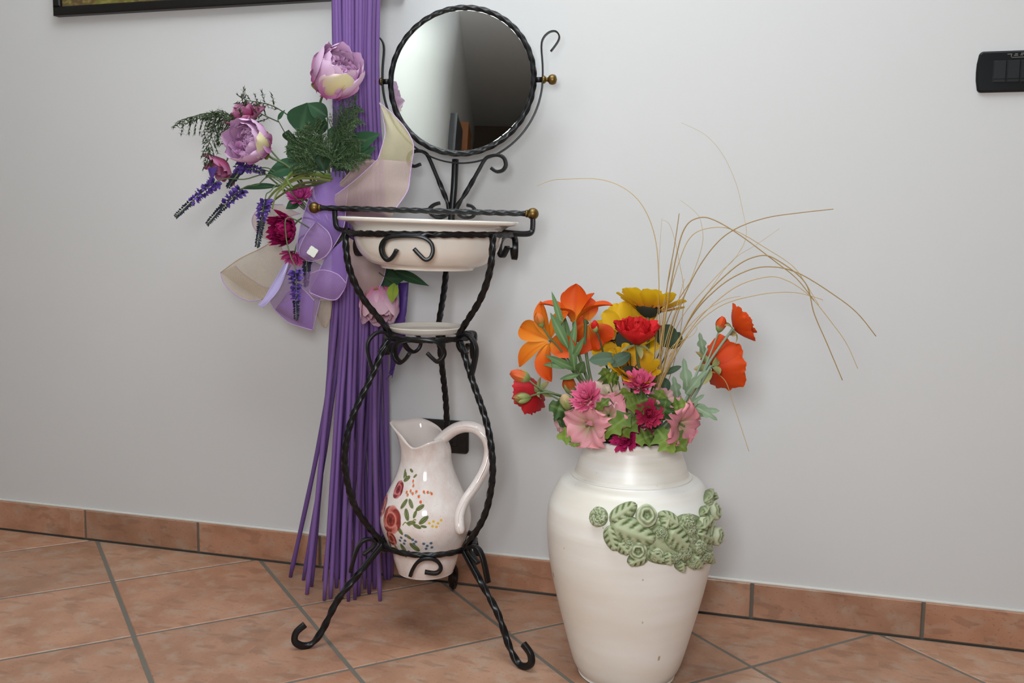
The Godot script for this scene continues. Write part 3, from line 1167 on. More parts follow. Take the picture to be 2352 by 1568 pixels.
func build_bow() -> void:
	var t := thing("net_bow", "large bow of lilac and cream net ribbon tied round the bundle of purple reeds", "bow", V(0.79, 0.7, 0.13))
	# tall cream loop beside the mirror
	net_loop(t, [V(0.8693,1.0663,0.16),V(0.8826,1.0345,0.175),V(0.8929,0.9981,0.19),V(0.8818,0.9487,0.2)], [V(0.8658,1.0658,0.15),V(0.8959,1.0414,0.15),V(0.931,1.0085,0.165),V(0.9474,0.9773,0.17),V(0.9435,0.945,0.17)], 0.02, M.net_yellow, M.hem, "ribbon_loop", "tall yellowish net loop reaching up beside the mirror")
	net_loop(t, [V(0.8818,0.9487,0.2),V(0.8352,0.9105,0.2),V(0.7859,0.8769,0.2),V(0.7325,0.8519,0.19)], [V(0.9435,0.945,0.17),V(0.9387,0.9117,0.17),V(0.9371,0.8849,0.18),V(0.9125,0.8458,0.19)], 0.025, M.net_cream, M.hem, "ribbon_loop", "wide blush net loop spread behind the towel rail")
	net_loop(t, [V(0.7299,0.8519,0.185),V(0.7685,0.8845,0.185),V(0.8109,0.9199,0.19),V(0.8258,0.9419,0.19),V(0.8528,0.95,0.185),V(0.8683,0.9456,0.17)], [V(0.7455,0.854,0.18),V(0.7934,0.8849,0.175),V(0.8332,0.9117,0.175),V(0.8579,0.9338,0.175),V(0.8686,0.9399,0.175),V(0.8703,0.9456,0.17)], 0.01, M.net_cream, M.hem_gold)
	net_loop(t, [V(0.7325,0.85,0.19),V(0.7905,0.8504,0.19),V(0.8593,0.8472,0.19),V(0.9125,0.8458,0.19)], [V(0.7402,0.8396,0.17),V(0.7857,0.8364,0.16),V(0.8455,0.8315,0.16),V(0.8947,0.8319,0.16)], 0.0, M.net_cream, M.hem)
	# purple loops in front
	net_loop(t, [V(0.7533,0.923,0.17),V(0.7362,0.9022,0.19),V(0.7208,0.857,0.2),V(0.7077,0.8117,0.205),V(0.6988,0.7663,0.205),V(0.704,0.748,0.2)], [V(0.7865,0.9288,0.16),V(0.8035,0.9029,0.175),V(0.803,0.8577,0.185),V(0.8001,0.8128,0.19),V(0.7823,0.7766,0.195),V(0.7595,0.7437,0.2)], 0.025, M.net_purple, M.hem, "ribbon_loop", "purple net loop over the knot")
	net_loop(t, [V(0.7558,0.9227,0.175),V(0.7437,0.9164,0.175),V(0.7309,0.8982,0.18),V(0.7306,0.8756,0.18),V(0.7405,0.8576,0.18)], [V(0.779,0.9286,0.165),V(0.7889,0.9213,0.165),V(0.7836,0.8943,0.165),V(0.7633,0.8717,0.165),V(0.7429,0.8579,0.165)], 0.012, M.net_purple, M.hem)
	net_loop(t, [V(0.7535,0.821,0.225),V(0.7333,0.7985,0.225),V(0.7158,0.7669,0.225),V(0.7176,0.7508,0.225)], [V(0.7616,0.821,0.235),V(0.7879,0.7993,0.235),V(0.7944,0.7729,0.235),V(0.7775,0.7504,0.235),V(0.7477,0.7409,0.235),V(0.7176,0.7508,0.225)], 0.02, M.net_mauve, M.hem, "ribbon_loop", "small lilac net loop with the white tag")
	net_loop(t, [V(0.7595,0.7446,0.2),V(0.7441,0.7038,0.21),V(0.7332,0.6747,0.215),V(0.7612,0.6637,0.215)], [V(0.8024,0.7903,0.185),V(0.807,0.7497,0.185),V(0.8085,0.7048,0.195),V(0.8038,0.6822,0.2),V(0.7886,0.6615,0.21)], 0.02, M.net_purple, M.hem, "ribbon_loop", "purple net loop hanging below the knot")
	net_loop(t, [V(0.7395,0.7151,0.222),V(0.7675,0.723,0.222),V(0.8001,0.7148,0.222),V(0.8195,0.6974,0.222)], [V(0.7385,0.6755,0.225),V(0.7684,0.6655,0.225),V(0.7981,0.6629,0.225),V(0.816,0.6832,0.225)], 0.008, M.net_mauve, M.hem)
	# big loops to the outer side
	net_loop(t, [V(0.625,0.7875,0.15),V(0.5938,0.7638,0.17),V(0.5492,0.7399,0.185),V(0.5054,0.7099,0.19)], [V(0.6479,0.7264,0.14),V(0.6396,0.6987,0.16),V(0.6287,0.6728,0.175),V(0.6004,0.6538,0.185)], 0.015, M.net_gold, M.hem_gold, "ribbon_loop", "cream net loop at the outer side of the bow")
	net_loop(t, [V(0.5054,0.7099,0.19),V(0.5135,0.6874,0.19),V(0.5398,0.6645,0.19),V(0.5715,0.6513,0.19),V(0.6034,0.6542,0.19)], [V(0.5319,0.7251,0.175),V(0.5529,0.7066,0.175),V(0.5846,0.6886,0.175),V(0.6056,0.6797,0.175),V(0.6288,0.6804,0.175)], 0.0, M.net_gold, M.hem)
	net_loop(t, [V(0.677,0.7602,0.15),V(0.6452,0.7361,0.15),V(0.6347,0.6991,0.17),V(0.6177,0.6518,0.175),V(0.6279,0.6314,0.175)], [V(0.7285,0.7286,0.15),V(0.7332,0.6913,0.15),V(0.7302,0.6547,0.165),V(0.722,0.6174,0.17),V(0.7144,0.5908,0.17)], 0.02, M.net_mauve, M.hem, "ribbon_loop", "lilac net loop hanging lowest")
	net_loop(t, [V(0.6279,0.6314,0.175),V(0.657,0.6079,0.175),V(0.6881,0.5978,0.175),V(0.7171,0.5914,0.175)], [V(0.6508,0.6535,0.185),V(0.6689,0.6746,0.185),V(0.6948,0.6828,0.185),V(0.7273,0.656,0.185)], 0.01, M.net_purple, M.hem)
	net_loop(t, [V(0.6368,0.8578,0.15),V(0.6033,0.8554,0.165),V(0.5795,0.8384,0.17),V(0.5737,0.815,0.17),V(0.5892,0.7871,0.165)], [V(0.6755,0.8395,0.145),V(0.644,0.8299,0.145),V(0.6225,0.811,0.145),V(0.6221,0.7875,0.145),V(0.6324,0.7735,0.145)], 0.015, M.net_cream, M.hem, "ribbon_loop", "blush net loop behind the lavender")
	# behind the washstand leg and the basin
	net_loop(t, [V(0.8019,0.7948,0.19),V(0.7996,0.7587,0.19),V(0.8111,0.7231,0.2),V(0.8256,0.6919,0.2),V(0.8452,0.6699,0.2)], [V(0.8596,0.7639,0.17),V(0.8841,0.7418,0.17),V(0.8876,0.7109,0.185),V(0.8738,0.6834,0.185),V(0.856,0.6647,0.185)], 0.02, M.net_cream, M.hem, "ribbon_loop", "blush net loop behind the washstand's leg")
	net_loop(t, [V(0.7172,0.6526,0.14),V(0.7096,0.6286,0.14),V(0.7166,0.6051,0.14),V(0.727,0.5941,0.14)], [V(0.7478,0.6539,0.145),V(0.7455,0.6303,0.145),V(0.7422,0.6113,0.145),V(0.7327,0.5948,0.145)], 0.005, M.net_gold, M.hem_gold)
	# sash strips of the purple tie
	for q in [[[V(0.9092,0.6023,0.13),V(0.9112,0.5744,0.13),V(0.8961,0.5409,0.13),V(0.8859,0.5121,0.13),V(0.8808,0.4958,0.13)], [V(0.8732,0.592,0.135),V(0.8762,0.564,0.135),V(0.8811,0.5361,0.135),V(0.88,0.5125,0.135),V(0.877,0.5,0.135)]], [[V(0.9234,0.6978,0.14),V(0.9204,0.6592,0.14),V(0.9174,0.6314,0.14),V(0.9104,0.608,0.14)], [V(0.8985,0.6951,0.135),V(0.9014,0.6582,0.135),V(0.8984,0.6303,0.135),V(0.8883,0.6066,0.135)]]]:
		net_loop(t, q[0], q[1], 0.006, M.sash, M.sash, "sash")
	for q in [[V(0.8851,0.508,0.135),V(0.8779,0.4963,0.135),V(0.871,0.4882,0.14)], [V(0.8881,0.5129,0.135),V(0.886,0.5034,0.135),V(0.883,0.4909,0.135)], [V(0.9175,0.6958,0.14),V(0.9214,0.6822,0.14),V(0.9216,0.669,0.15)], [V(0.9104,0.6311,0.14),V(0.9154,0.6193,0.14),V(0.9134,0.6081,0.14)]]:
		var st := tool()
		tube(st, q, 0.0018, 0.0006, 5, 5)
		put(st, "fray", M.sash, t)
	net_loop(t, [V(0.5655,0.9305,0.285),V(0.5591,0.9174,0.285),V(0.5516,0.9052,0.285),V(0.5441,0.8928,0.285)], [V(0.5398,0.9283,0.28),V(0.5435,0.916,0.28),V(0.5473,0.9045,0.28),V(0.551,0.8913,0.28)], 0.004, M.sash, M.sash, "sash")
	# white satin tail
	net_loop(t, [V(0.668,0.7363,0.2),V(0.6549,0.7105,0.205),V(0.6386,0.6826,0.21),V(0.6223,0.6547,0.215),V(0.6096,0.645,0.215)], [V(0.6773,0.7402,0.2),V(0.6703,0.7108,0.205),V(0.6572,0.6785,0.21),V(0.6368,0.6533,0.215),V(0.622,0.6399,0.215)], 0.004, M.satin, M.satin, "satin_tail", "pale lilac satin ribbon tail")
	var st := tool()
	var c := V(0.7652,0.7614,0.262)
	var pl := PackedVector2Array()
	for k in 16:
		var a := TAU * k / 16
		var d := 0.0125 / maxf(absf(cos(a)) + absf(sin(a)), 0.1)
		pl.append(W(cos(a), sin(a)) * d * (1.0 + 0.07 * (k % 2)))
	slab(st, pl, 0.0012, 0.0005, Transform3D(Basis(Vector3.UP, 0.25) * Basis(Vector3.BACK, 0.2), c))
	put(st, "tag", M.tagw, t, "small white diamond tag")


# ---------------------------------------------------------------- flowers of the bow
const KNOT := [0.775, 0.79, 0.15]


func knot() -> Vector3:
	return V(KNOT[0] + rr(-0.02, 0.02), KNOT[1] + rr(-0.02, 0.02), KNOT[2] + rr(-0.005, 0.015))


func peony(label: String, at: Vector3, dir: Vector3, s: float, cols: Dictionary, stalk: Array, roll := 0.0, open := 1.0) -> Node3D:
	var t := thing("peony", label, "flower", stalk[0], "artificial peonies of the bow")
	stem(t, stalk + [at - dir.normalized() * s * 0.1], 0.0028, 0.0024)
	var hx := facing(at, dir, roll)
	var pink: Color = cols.pink
	var pale: Color = cols.pale
	var deep: Color = cols.deep
	# tight ruffled heart
	for ring in 4:
		var n: int = [5, 8, 10, 11][ring]
		whorl(t, "inner_petal", M.petal, hx, n, s * [0.03, 0.1, 0.18, 0.26][ring], s * [0.16, 0.1, 0.05, 0.0][ring], s * [0.34, 0.42, 0.5, 0.56][ring], s * [0.26, 0.32, 0.36, 0.4][ring], {"a": 1.7, "b": 0.5, "base": 0.35, "b0": [1.5, 1.45, 1.35, 1.25][ring], "b1": [2.3, 2.1, 2.0, 1.9][ring] * open, "cup": -0.35, "ruf": 0.07, "rn": 2.0, "tooth": 0.05, "tip": 0.35, "c0": deep, "c1": deep.lerp(pink, 0.6), "c2": pale.lerp(pink, 0.35), "nu": 8, "nv": 8}, rr(0, 6), 0.22)
	for ring in 2:
		var n: int = [6, 6][ring]
		for k in n:
			var o := {"a": 1.5, "b": 0.42, "base": 0.3, "b0": [0.95, 0.75][ring], "b1": [1.95, 1.8][ring] * open, "cup": 0.45, "ruf": 0.025, "rn": 2.0, "tip": 0.45, "round": 0.12, "c0": pink.lerp(deep, 0.3), "c1": pink, "c2": pale, "nu": 10, "nv": 8}
			if ring == 1 and k == int(cols.get("cream", -1)):
				o.c1 = hexl("e6d9a0")
				o.c2 = hexl("e9e0b4")
				o.edge = pale
			whorl(t, "outer_petal", M.petal, hx, 1, s * 0.2, s * [0.0, -0.04][ring], s * [0.74, 0.82][ring], s * [0.62, 0.7][ring], o, TAU * (k + ring * 0.5) / n, 0.06, "petal with a cream yellow patch" if o.has("edge") else "")
	whorl(t, "sepal", M.leaf, hx, 4, s * 0.1, s * -0.05, s * 0.42, s * 0.2, {"a": 0.8, "b0": 0.25, "b1": 1.1, "cup": 0.3, "c0": hexl("5e7c2a"), "c1": hexl("8ea43c"), "c2": hexl("a8a84a")}, 0.5, 0.3)
	return t


func fringe(label: String, at: Vector3, dir: Vector3, s: float, c0: Color, c2: Color, stalk: Array, called := "aster", cat := "flower", group := "", layers := 4, shut := 0.0) -> Node3D:
	var t := thing(called, label, cat, stalk[0], group)
	stem(t, stalk + [at], 0.002, 0.0018)
	var hx := facing(at, dir)
	for r in layers:
		var f := float(r) / maxf(layers - 1, 1)
		whorl(t, "petal", M.petal, hx, int(lerpf(17, 9, f) * (1.0 + shut * 0.5)), s * lerpf(0.16, 0.03, f), s * f * 0.2, s * lerpf(0.82, 0.5, f), s * 0.32, {"a": 1.9, "b": 0.55, "base": 0.4, "b0": lerpf(0.45, 1.3, f) - shut * 0.3, "b1": lerpf(0.75, 1.9, f) + shut, "cup": 0.35, "tip": 0.7, "tooth": 0.42, "c0": c0, "c1": c0.lerp(c2, 0.6), "c2": c2, "nu": 6, "nv": 4}, rr(0, 3), 0.16)
	whorl(t, "sepal", M.leaf, hx, 5, s * 0.08, -s * 0.08, s * 0.35, s * 0.2, {"b0": 0.4, "b1": 0.9, "c0": hexl("4b6a30"), "c2": hexl("5e7f3a")}, 0.2)
	return t


func lavender(label: String, tip: Vector3, low: Vector3, stalk: Array, bloom: float) -> void:
	var t := thing("lavender", label, "flower", stalk[0], "lavender spikes of the bow")
	stem(t, stalk + [low, tip], 0.0015, 0.001, M.stem)
	var path := smooth([low, low.lerp(tip, 0.5) + V(0, 0.003, 0), tip], 12)
	var ln := low.distance_to(tip)
	var buds := tool()
	var flo := tool()
	var n := int(ln / 0.0028)
	for i in n:
		var f := float(i) / n
		var p := path[int(f * (path.size() - 1))]
		var d := (tip - low).normalized()
		var r := lerpf(0.0098, 0.0046, f)
		for k in 5:
			var a := i * 1.3 + TAU * k / 5.0
			var e := facing(p, d)
			var o := (e.basis.x * cos(a) + e.basis.z * sin(a)).normalized()
			if f < bloom and rr(0, 1) < 0.8:
				petal(flo, facing(p + o * r * 0.4, o + d * rr(-0.3, 0.6) + V(rr(-0.3, 0.3), rr(-0.3, 0.3), rr(-0.3, 0.3)), rr(0, 6)), r * rr(1.0, 1.7), r * 0.9, {"b": 0.6, "b1": 0.5, "cup": 0.6, "nu": 3, "nv": 2, "c0": hexl("4a3680"), "c1": hexl("62469c"), "c2": hexl("765aac")})
			else:
				petal(buds, facing(p + o * r * 0.3, o + d * rr(0.3, 1.0), a), r * rr(0.8, 1.2), r * 0.8, {"b": 0.6, "b1": 0.9, "cup": 0.9, "nu": 3, "nv": 2, "c0": hexl("2c3830"), "c1": hexl("363b46"), "c2": hexl("38345a")})
	var b := put(buds, "calyxes", M.lav, t)
	b.set_meta("kind", "stuff")
	if bloom > 0.0:
		b = put(flo, "florets", M.lav, t, "violet open florets")
		b.set_meta("kind", "stuff")


# an asparagus-fern spray: a stalk with side twigs and needles
func fern(label: String, pts: Array, twigs: int, tl: float, needle: float, m: Material, droop := 0.0, gap := 0.0042, thick := 0.0010, group := "asparagus fern sprays of the bow") -> void:
	var t := thing("fern_spray", label, "fern", pts[0], group)
	stem(t, pts, 0.0013, 0.0006, M.stem_dark)
	var path := smooth(pts, 20)
	var st := tool()
	for k in twigs:
		var f := 0.2 + 0.78 * k / twigs
		var i := int(f * (path.size() - 2))
		var d := (path[i + 1] - path[i]).normalized()
		var s := 1.0 if k % 2 else -1.0
		var sd := d.cross(V(0.2, 0.1, 1).normalized()) * s
		var e := (sd * 0.75 + d * 0.7 + V(0, -droop, rr(-0.3, 0.5))).normalized()
		var L := tl * rr(0.6, 1.1) * (1.0 - f * 0.55)
		var q0 := path[i]
		var q1 := q0 + e * L * 0.5
		var q2 := q0 + (e + V(0, -droop * 0.5, 0)).normalized() * L
		tube(st, [q0, q1, q2], 0.0006, 0.0004, 4, 2)
		var nn := int(L / gap)
		for j in nn:
			var g := (j + 0.6) / nn
			var p := q0.lerp(q2, g)
			for h in 4:
				var o := V(rr(-1, 1), rr(-1, 1), rr(-0.7, 1)).normalized() + e * 0.6
				var b := p + o.normalized() * needle * rr(0.7, 1.2)
				var w := o.cross(e).normalized() * thick
				for v in [p - w, b, p + w, p + w, b + V(0, 0, 0.0004), p - w + V(0, 0, 0.0006)]:
					st.add_vertex(v)
	var nd := put(st, "needles", m, t)
	nd.set_meta("kind", "stuff")


func build_bow_flowers() -> void:
	var lil := {"pink": hexl("d9a6cf"), "pale": hexl("e8c8e2"), "deep": hexl("c05a9e"), "cream": 4}
	peony("lilac pink peony with a cream patch, topmost beside the reeds", V(0.7883,1.0897,0.235), V(0.72, 0.55, 0.5), 0.122, lil, [knot(), V(0.7424,1.0101,0.18), V(0.7534,1.0606,0.2)], 2.6, 1.03)
	lil = {"pink": hexl("d49acb"), "pale": hexl("e6c4e0"), "deep": hexl("b8458e"), "cream": 5}
	peony("lilac pink peony facing the room, open heart in view, among the ferns", V(0.6425,0.9744,0.25), V(-0.05, 0.12, 1.0), 0.1, lil, [knot(), V(0.691,0.9203,0.19), V(0.6477,0.9545,0.22)], 0.4, 0.97)
	lil = {"pink": hexl("e3b0c8"), "pale": hexl("ecc8d6"), "deep": hexl("d0558c")}
	peony("pale pink peony hanging low behind the washstand's leg", V(0.8668,0.6793,0.165), V(0.2, -0.8, 0.42), 0.094, lil, [knot(), V(0.845,0.7407,0.16), V(0.8567,0.6906,0.16)], 1.0, 1.05)
	# two darker blooms behind the open peony
	var mg := {"a": 1.5, "b": 0.45, "base": 0.3, "cup": 0.2, "ruf": 0.08, "rn": 2.2, "tip": 0.5, "round": 0.1, "c0": hexl("8e2350"), "c1": hexl("b04a78"), "c2": hexl("c98aa8")}
	for q in [["dusky pink rose-like bloom peeping out above the open peony", V(0.5972,1.0251,0.215), V(-0.3, 0.9, 0.5), [V(0.6163,0.9922,0.2)]], ["magenta bloom drooping beneath the asparagus fern beside the open peony", V(0.5446,0.9464,0.22), V(-0.6, -0.7, 0.4), [V(0.5741,0.9566,0.2)]]]:
		var t := thing("rose_bloom", q[0], "flower", knot(), "small magenta blooms of the bow")
		stem(t, [t.position] + q[3] + [q[1]], 0.002, 0.0016)
		for r in 3:
			var o := mg.duplicate()
			o.b0 = [0.3, 0.8, 1.2][r]
			o.b1 = [0.7, 1.5, 1.9][r]
			whorl(t, "petal", M.petal, facing(q[1], q[2]), [7, 6, 5][r], 0.006, 0.002 * r, [0.05, 0.042, 0.032][r], [0.044, 0.04, 0.032][r], o, r * 0.5, 0.2)
	fringe("deep magenta fringed aster in the middle of the bow", V(0.6908,0.8043,0.215), V(-0.25, 0.05, 1.0), 0.056, hexl("5e0d33"), hexl("a8205c"), [knot(), V(0.7046,0.83,0.18)], "aster", "flower", "magenta asters of the bow", 6, 0.7)
	fringe("bright magenta aster tucked under the grass loops", V(0.7078,0.8677,0.2), V(0.1, 0.7, 0.6), 0.034, hexl("a8206e"), hexl("d0529c"), [knot(), V(0.7201,0.8577,0.17)], "aster", "flower", "magenta asters of the bow", 3)
	fringe("rosy aster under the deep magenta one", V(0.6898,0.7569,0.2), V(0.1, -0.75, 0.6), 0.03, hexl("9c1d58"), hexl("cc4f8e"), [knot(), V(0.6987,0.7933,0.17)], "aster", "flower", "magenta asters of the bow", 3)
	# lavender
	lavender("lavender spike pointing farthest out to the side of the bow", V(0.472,0.8275,0.3), V(0.5509,0.9006,0.27), [knot(), V(0.6671,0.9099,0.22), V(0.6037,0.9068,0.25)], 0.62)
	lavender("second lavender spike, just inside the outermost one", V(0.5467,0.8131,0.3), V(0.6146,0.8843,0.28), [knot(), V(0.6727,0.9049,0.23), V(0.6398,0.8948,0.26)], 0.5)
	lavender("lavender spike bending down over the blush net loop", V(0.65,0.7685,0.28), V(0.6571,0.8622,0.26), [knot(), V(0.6869,0.8902,0.22), V(0.6637,0.882,0.25)], 0.5)
	lavender("lavender spike hanging lowest before the lilac net loop", V(0.7311,0.6219,0.27), V(0.7307,0.7222,0.27), [knot(), V(0.7172,0.8292,0.262), V(0.7103,0.794,0.27), V(0.7204,0.7502,0.27)], 0.62)
	lavender("dark lavender spike lying close behind the lilac net loop", V(0.6948,0.6814,0.16), V(0.7014,0.7378,0.165), [knot(), V(0.7108,0.7751,0.17)], 0.0)
	lavender("dark lavender spike under the open peony", V(0.558,0.8894,0.24), V(0.6002,0.9357,0.24), [knot(), V(0.6559,0.9199,0.2), V(0.6226,0.9318,0.23)], 0.2)
	lavender("violet lavender spike lying flat under the open peony", V(0.6486,0.9213,0.24), V(0.5859,0.9337,0.245), [knot(), V(0.6558,0.9154,0.2)], 0.9)
	# big dark leaves
	var dk := {"a": 0.8, "b": 1.0, "base": 0.1, "keel": 0.22, "b0": 0.15, "b1": -0.35, "c0": hexl("2c4a33"), "c1": hexl("3a5c40"), "c2": hexl("36573c"), "vein": hexl("5c7a58"), "nu": 10, "nv": 8}
	var big := [["broad dark green leaf standing up beside the upper peony", V(0.7059,1.0043,0.2), V(0.7324,1.0613,0.22), 0.068, V(0.2, 0, 1)], ["broad dark green leaf pointing at the mirror", V(0.8065,0.9685,0.19), V(0.882,1.0034,0.2), 0.045, V(0, 0.3, 1)], ["folded green leaf beneath the one pointing at the mirror", V(0.8013,0.9447,0.19), V(0.8761,0.9714,0.2), 0.03, V(0, -0.4, 1)], ["small green leaf right under the upper peony", V(0.7699,1.0358,0.2), V(0.7354,1.0621,0.22), 0.035, V(0.1, 0.2, 1)], ["dark green leaf hanging between the two lilac peonies", V(0.6839,0.9832,0.19), V(0.6833,1.0081,0.21), 0.05, V(-0.3, 0.2, 1)], ["dark green leaf spreading under the open peony", V(0.7016,0.9454,0.19), V(0.6307,0.9171,0.22), 0.045, V(0, 0.5, 1)], ["green leaf in the shade behind the fern fronds", V(0.7497,0.9828,0.185), V(0.7074,0.9732,0.2), 0.05, V(0.1, 0.3, 1)], ["green leaf hanging behind the fern under the upper peony", V(0.7941,1.0171,0.19), V(0.782,0.9768,0.2), 0.045, V(0.1, 0.1, 1)], ["dark leaf stretched out under the basin towards the back leg", V(0.8993,0.7218,0.16), V(0.982,0.697,0.18), 0.022, V(0, 0.4, 1)], ["dark leaf shaded by the basin above the low peony", V(0.8583,0.7039,0.15), V(0.9231,0.7066,0.17), 0.045, V(0.1, 0.1, 1)], ["bright green pointed leaf lying on the low peony", V(0.9164,0.6989,0.2), V(0.9213,0.6615,0.225), 0.024, V(0.2, 0.1, 1)], ["dark green leaf filling the gap under the broad upright leaf", V(0.7091,0.9565,0.185), V(0.6775,0.9932,0.2), 0.055, V(-0.1, 0.2, 1)], ["dark green leaf deep behind the feathery fronds", V(0.7514,0.9278,0.18), V(0.7299,0.9823,0.195), 0.06, V(0.1, 0.2, 1)], ["dark leaf low behind the fronds, pointing to the open peony", V(0.7262,0.9252,0.18), V(0.6665,0.945,0.2), 0.05, V(-0.1, 0.3, 1)], ["dark leaf spread flat against the reeds behind the fronds", V(0.7789,0.9292,0.185), V(0.8139,0.9856,0.195), 0.055, V(0.1, 0.1, 1)], ["small dark leaf rising behind the upper peony stalk", V(0.7449,1.0007,0.185), V(0.7562,1.0448,0.2), 0.03, V(0.3, 0.1, 1)], ["bright green slim leaf tip beside the open peony", V(0.6673,1.0294,0.22), V(0.6854,1.0487,0.225), 0.01, V(0.1, 0.2, 1)], ["dark leaf between the net bow and the stalks of grass", V(0.6554,0.8947,0.2), V(0.5756,0.8934,0.23), 0.016, V(0, 0.6, 1)], ["small dark leaf behind the deep magenta aster", V(0.6976,0.8663,0.185), V(0.6699,0.8495,0.2), 0.025, V(0, 0.2, 1)]]
	for k in big.size():
		var b: Array = big[k]
		var t := thing("leaf_stalk", b[0], "leaf", b[1], "large leaves of the bow")
		var o := dk.duplicate()
		if k == 10:
			o.c0 = hexl("7d9434")
			o.c1 = hexl("93a63c")
			o.c2 = hexl("8a9a3c")
		stem(t, [knot(), (knot() + b[1]) / 2 + V(0, 0, 0.005), b[1]], 0.0014, 0.001, M.stem_dark)
		leaf(t, b[1], b[2], b[3], o, b[4])
	# fern sprays
	fern("feathery asparagus fern arching far out beside the open peony", [V(0.6161,0.9832,0.2),V(0.5878,1.0176,0.22),V(0.5598,1.0408,0.24),V(0.5215,1.0394,0.26),V(0.4637,1.0244,0.27)], 30, 0.075, 0.0105, M.fern_dark, 0.75, 0.0062, 0.0014)
	fern("asparagus fern hanging down outside the open peony", [V(0.5978,1.0085,0.22),V(0.5749,1.0291,0.24),V(0.5452,1.0197,0.25),V(0.53,0.9793,0.26),V(0.5291,0.9391,0.265)], 26, 0.055, 0.0105, M.fern_dark, 0.45, 0.0062, 0.0014)
	fern("thin dark fern tendrils above the open peony", [V(0.6883,1.0356,0.2),V(0.6597,1.056,0.22),V(0.6246,1.0656,0.22),V(0.6002,1.0693,0.23),V(0.5923,1.0783,0.23)], 12, 0.04, 0.008, M.fern_dark, -0.3, 0.0062, 0.0014)
	fern("dark fern wisp rising behind the dusky bloom", [V(0.6578,1.0273,0.2),V(0.6174,1.0441,0.2),V(0.6009,1.0529,0.22),V(0.5847,1.0621,0.22)], 14, 0.042, 0.009, M.fern_dark, 0.0, 0.0062, 0.0014)
	for q in [["soft green fern frond under the upper peony", [V(0.7822,0.9804,0.21),V(0.8021,1.014,0.22),V(0.8265,1.0425,0.23),V(0.8504,1.0548,0.23)]], ["soft green fern frond in the middle of the posy", [V(0.7621,0.9455,0.21),V(0.7653,0.975,0.225),V(0.7611,1.0002,0.235),V(0.7564,1.0132,0.235)]], ["soft green fern frond leaning to the open peony", [V(0.752,0.9279,0.21),V(0.7382,0.953,0.23),V(0.7264,0.9746,0.235),V(0.7075,0.9788,0.24)]], ["soft green fern frond low above the grass loops", [V(0.7667,0.919,0.21),V(0.7526,0.9311,0.23),V(0.7384,0.9393,0.24),V(0.7168,0.942,0.24)]], ["soft green fern frond between the broad leaves", [V(0.7622,0.9316,0.22),V(0.7508,0.9613,0.235),V(0.7508,0.9869,0.24),V(0.7394,1.0044,0.24)]], ["soft green fern frond drooping before the knot", [V(0.7794,0.9269,0.225),V(0.7992,0.9435,0.235),V(0.7894,0.9649,0.24),V(0.7828,0.9822,0.24)]], ["soft green fern frond tipped over the reeds under the upper peony", [V(0.7919,0.962,0.22),V(0.8213,0.9954,0.23),V(0.8335,1.0205,0.235),V(0.8545,1.0303,0.235)]], ["soft green fern frond lying against the reeds", [V(0.7791,0.9324,0.205),V(0.8039,0.9579,0.215),V(0.8259,0.979,0.22),V(0.8405,0.9918,0.22)]], ["soft green fern frond over the broad leaf by the mirror", [V(0.7888,0.9236,0.205),V(0.8135,0.9404,0.215),V(0.8372,0.9486,0.22),V(0.8546,0.9614,0.22)]]]:
		fern(q[0], q[1], 34, 0.05, 0.0066, M.fern, 0.05)
	# loops of folded grass round the knot
	var gi := 0
	for q in [[[V(0.7764,0.9177,0.2),V(0.7472,0.9203,0.22),V(0.7158,0.9248,0.235),V(0.6984,0.9088,0.24),V(0.7072,0.8896,0.235)], "broad light green grass blade curling back on itself above the bow"], [[V(0.7813,0.9106,0.2),V(0.7273,0.9168,0.22),V(0.6753,0.8896,0.235),V(0.6473,0.8556,0.24),V(0.6362,0.8108,0.24)], "long grass blade arching over the bow and down towards the lavender"], [[V(0.7763,0.9062,0.2),V(0.7173,0.9098,0.22),V(0.6751,0.8825,0.235),V(0.6622,0.8468,0.24)], "grass blade arching just inside the longest one"], [[V(0.7663,0.9018,0.2),V(0.7244,0.9011,0.215),V(0.6896,0.8847,0.225),V(0.6413,0.8513,0.23)], "olive grass blade fanning out under the lighter ones"], [[V(0.7714,0.9124,0.2),V(0.7202,0.9201,0.225),V(0.6877,0.9049,0.23),V(0.6852,0.8825,0.235)], "short olive grass blade tucked round the knot"], [[V(0.7563,0.8973,0.2),V(0.7364,0.8973,0.2),V(0.717,0.892,0.22),V(0.7004,0.8863,0.23)], "dark grass blade closest to the magenta aster"]]:
		var t := thing("grass_loop", q[1], "grass blade", q[0][0], "folded grass blades of the bow")
		var p := smooth(q[0], 8)
		var st := tool()
		var sc := []
		for i in p.size():
			sc.append(lerpf(1.0, 0.45, float(i) / p.size()))
		sweep(st, p, bar_sec(0.0034, 0.0006), sc, 3.0, V(0, 0.7, 0.7))
		put(st, "blade", mat(["6c8a3c", "6a7a3a", "7d8a48", "5a6030", "6f7a3c", "4a5a2c"][gi], 0.5), t)
		gi += 1


# ---------------------------------------------------------------- the floor vase
const VX := 1.435
const VZ := 0.327
var vprof := []


func vase_r(y: float) -> float:
	for i in vprof.size() - 1:
		if y <= vprof[i + 1].y and vprof[i + 1].y > vprof[i].y:
			return lerpf(vprof[i].x, vprof[i + 1].x, clampf((y - vprof[i].y) / (vprof[i + 1].y - vprof[i].y), 0, 1))
	return 0.085


# a point on the vase at angle w.x and height w.y, lifted by h
func vase_pt(w: Vector2, h: float) -> Vector3:
	var r := vase_r(w.y)
	var sl := (vase_r(w.y + 0.006) - vase_r(w.y - 0.006)) / 0.012
	var n := V(sin(w.x), -sl, cos(w.x)).normalized()
	return V(VX + sin(w.x) * r, w.y, VZ + cos(w.x) * r) + n * h


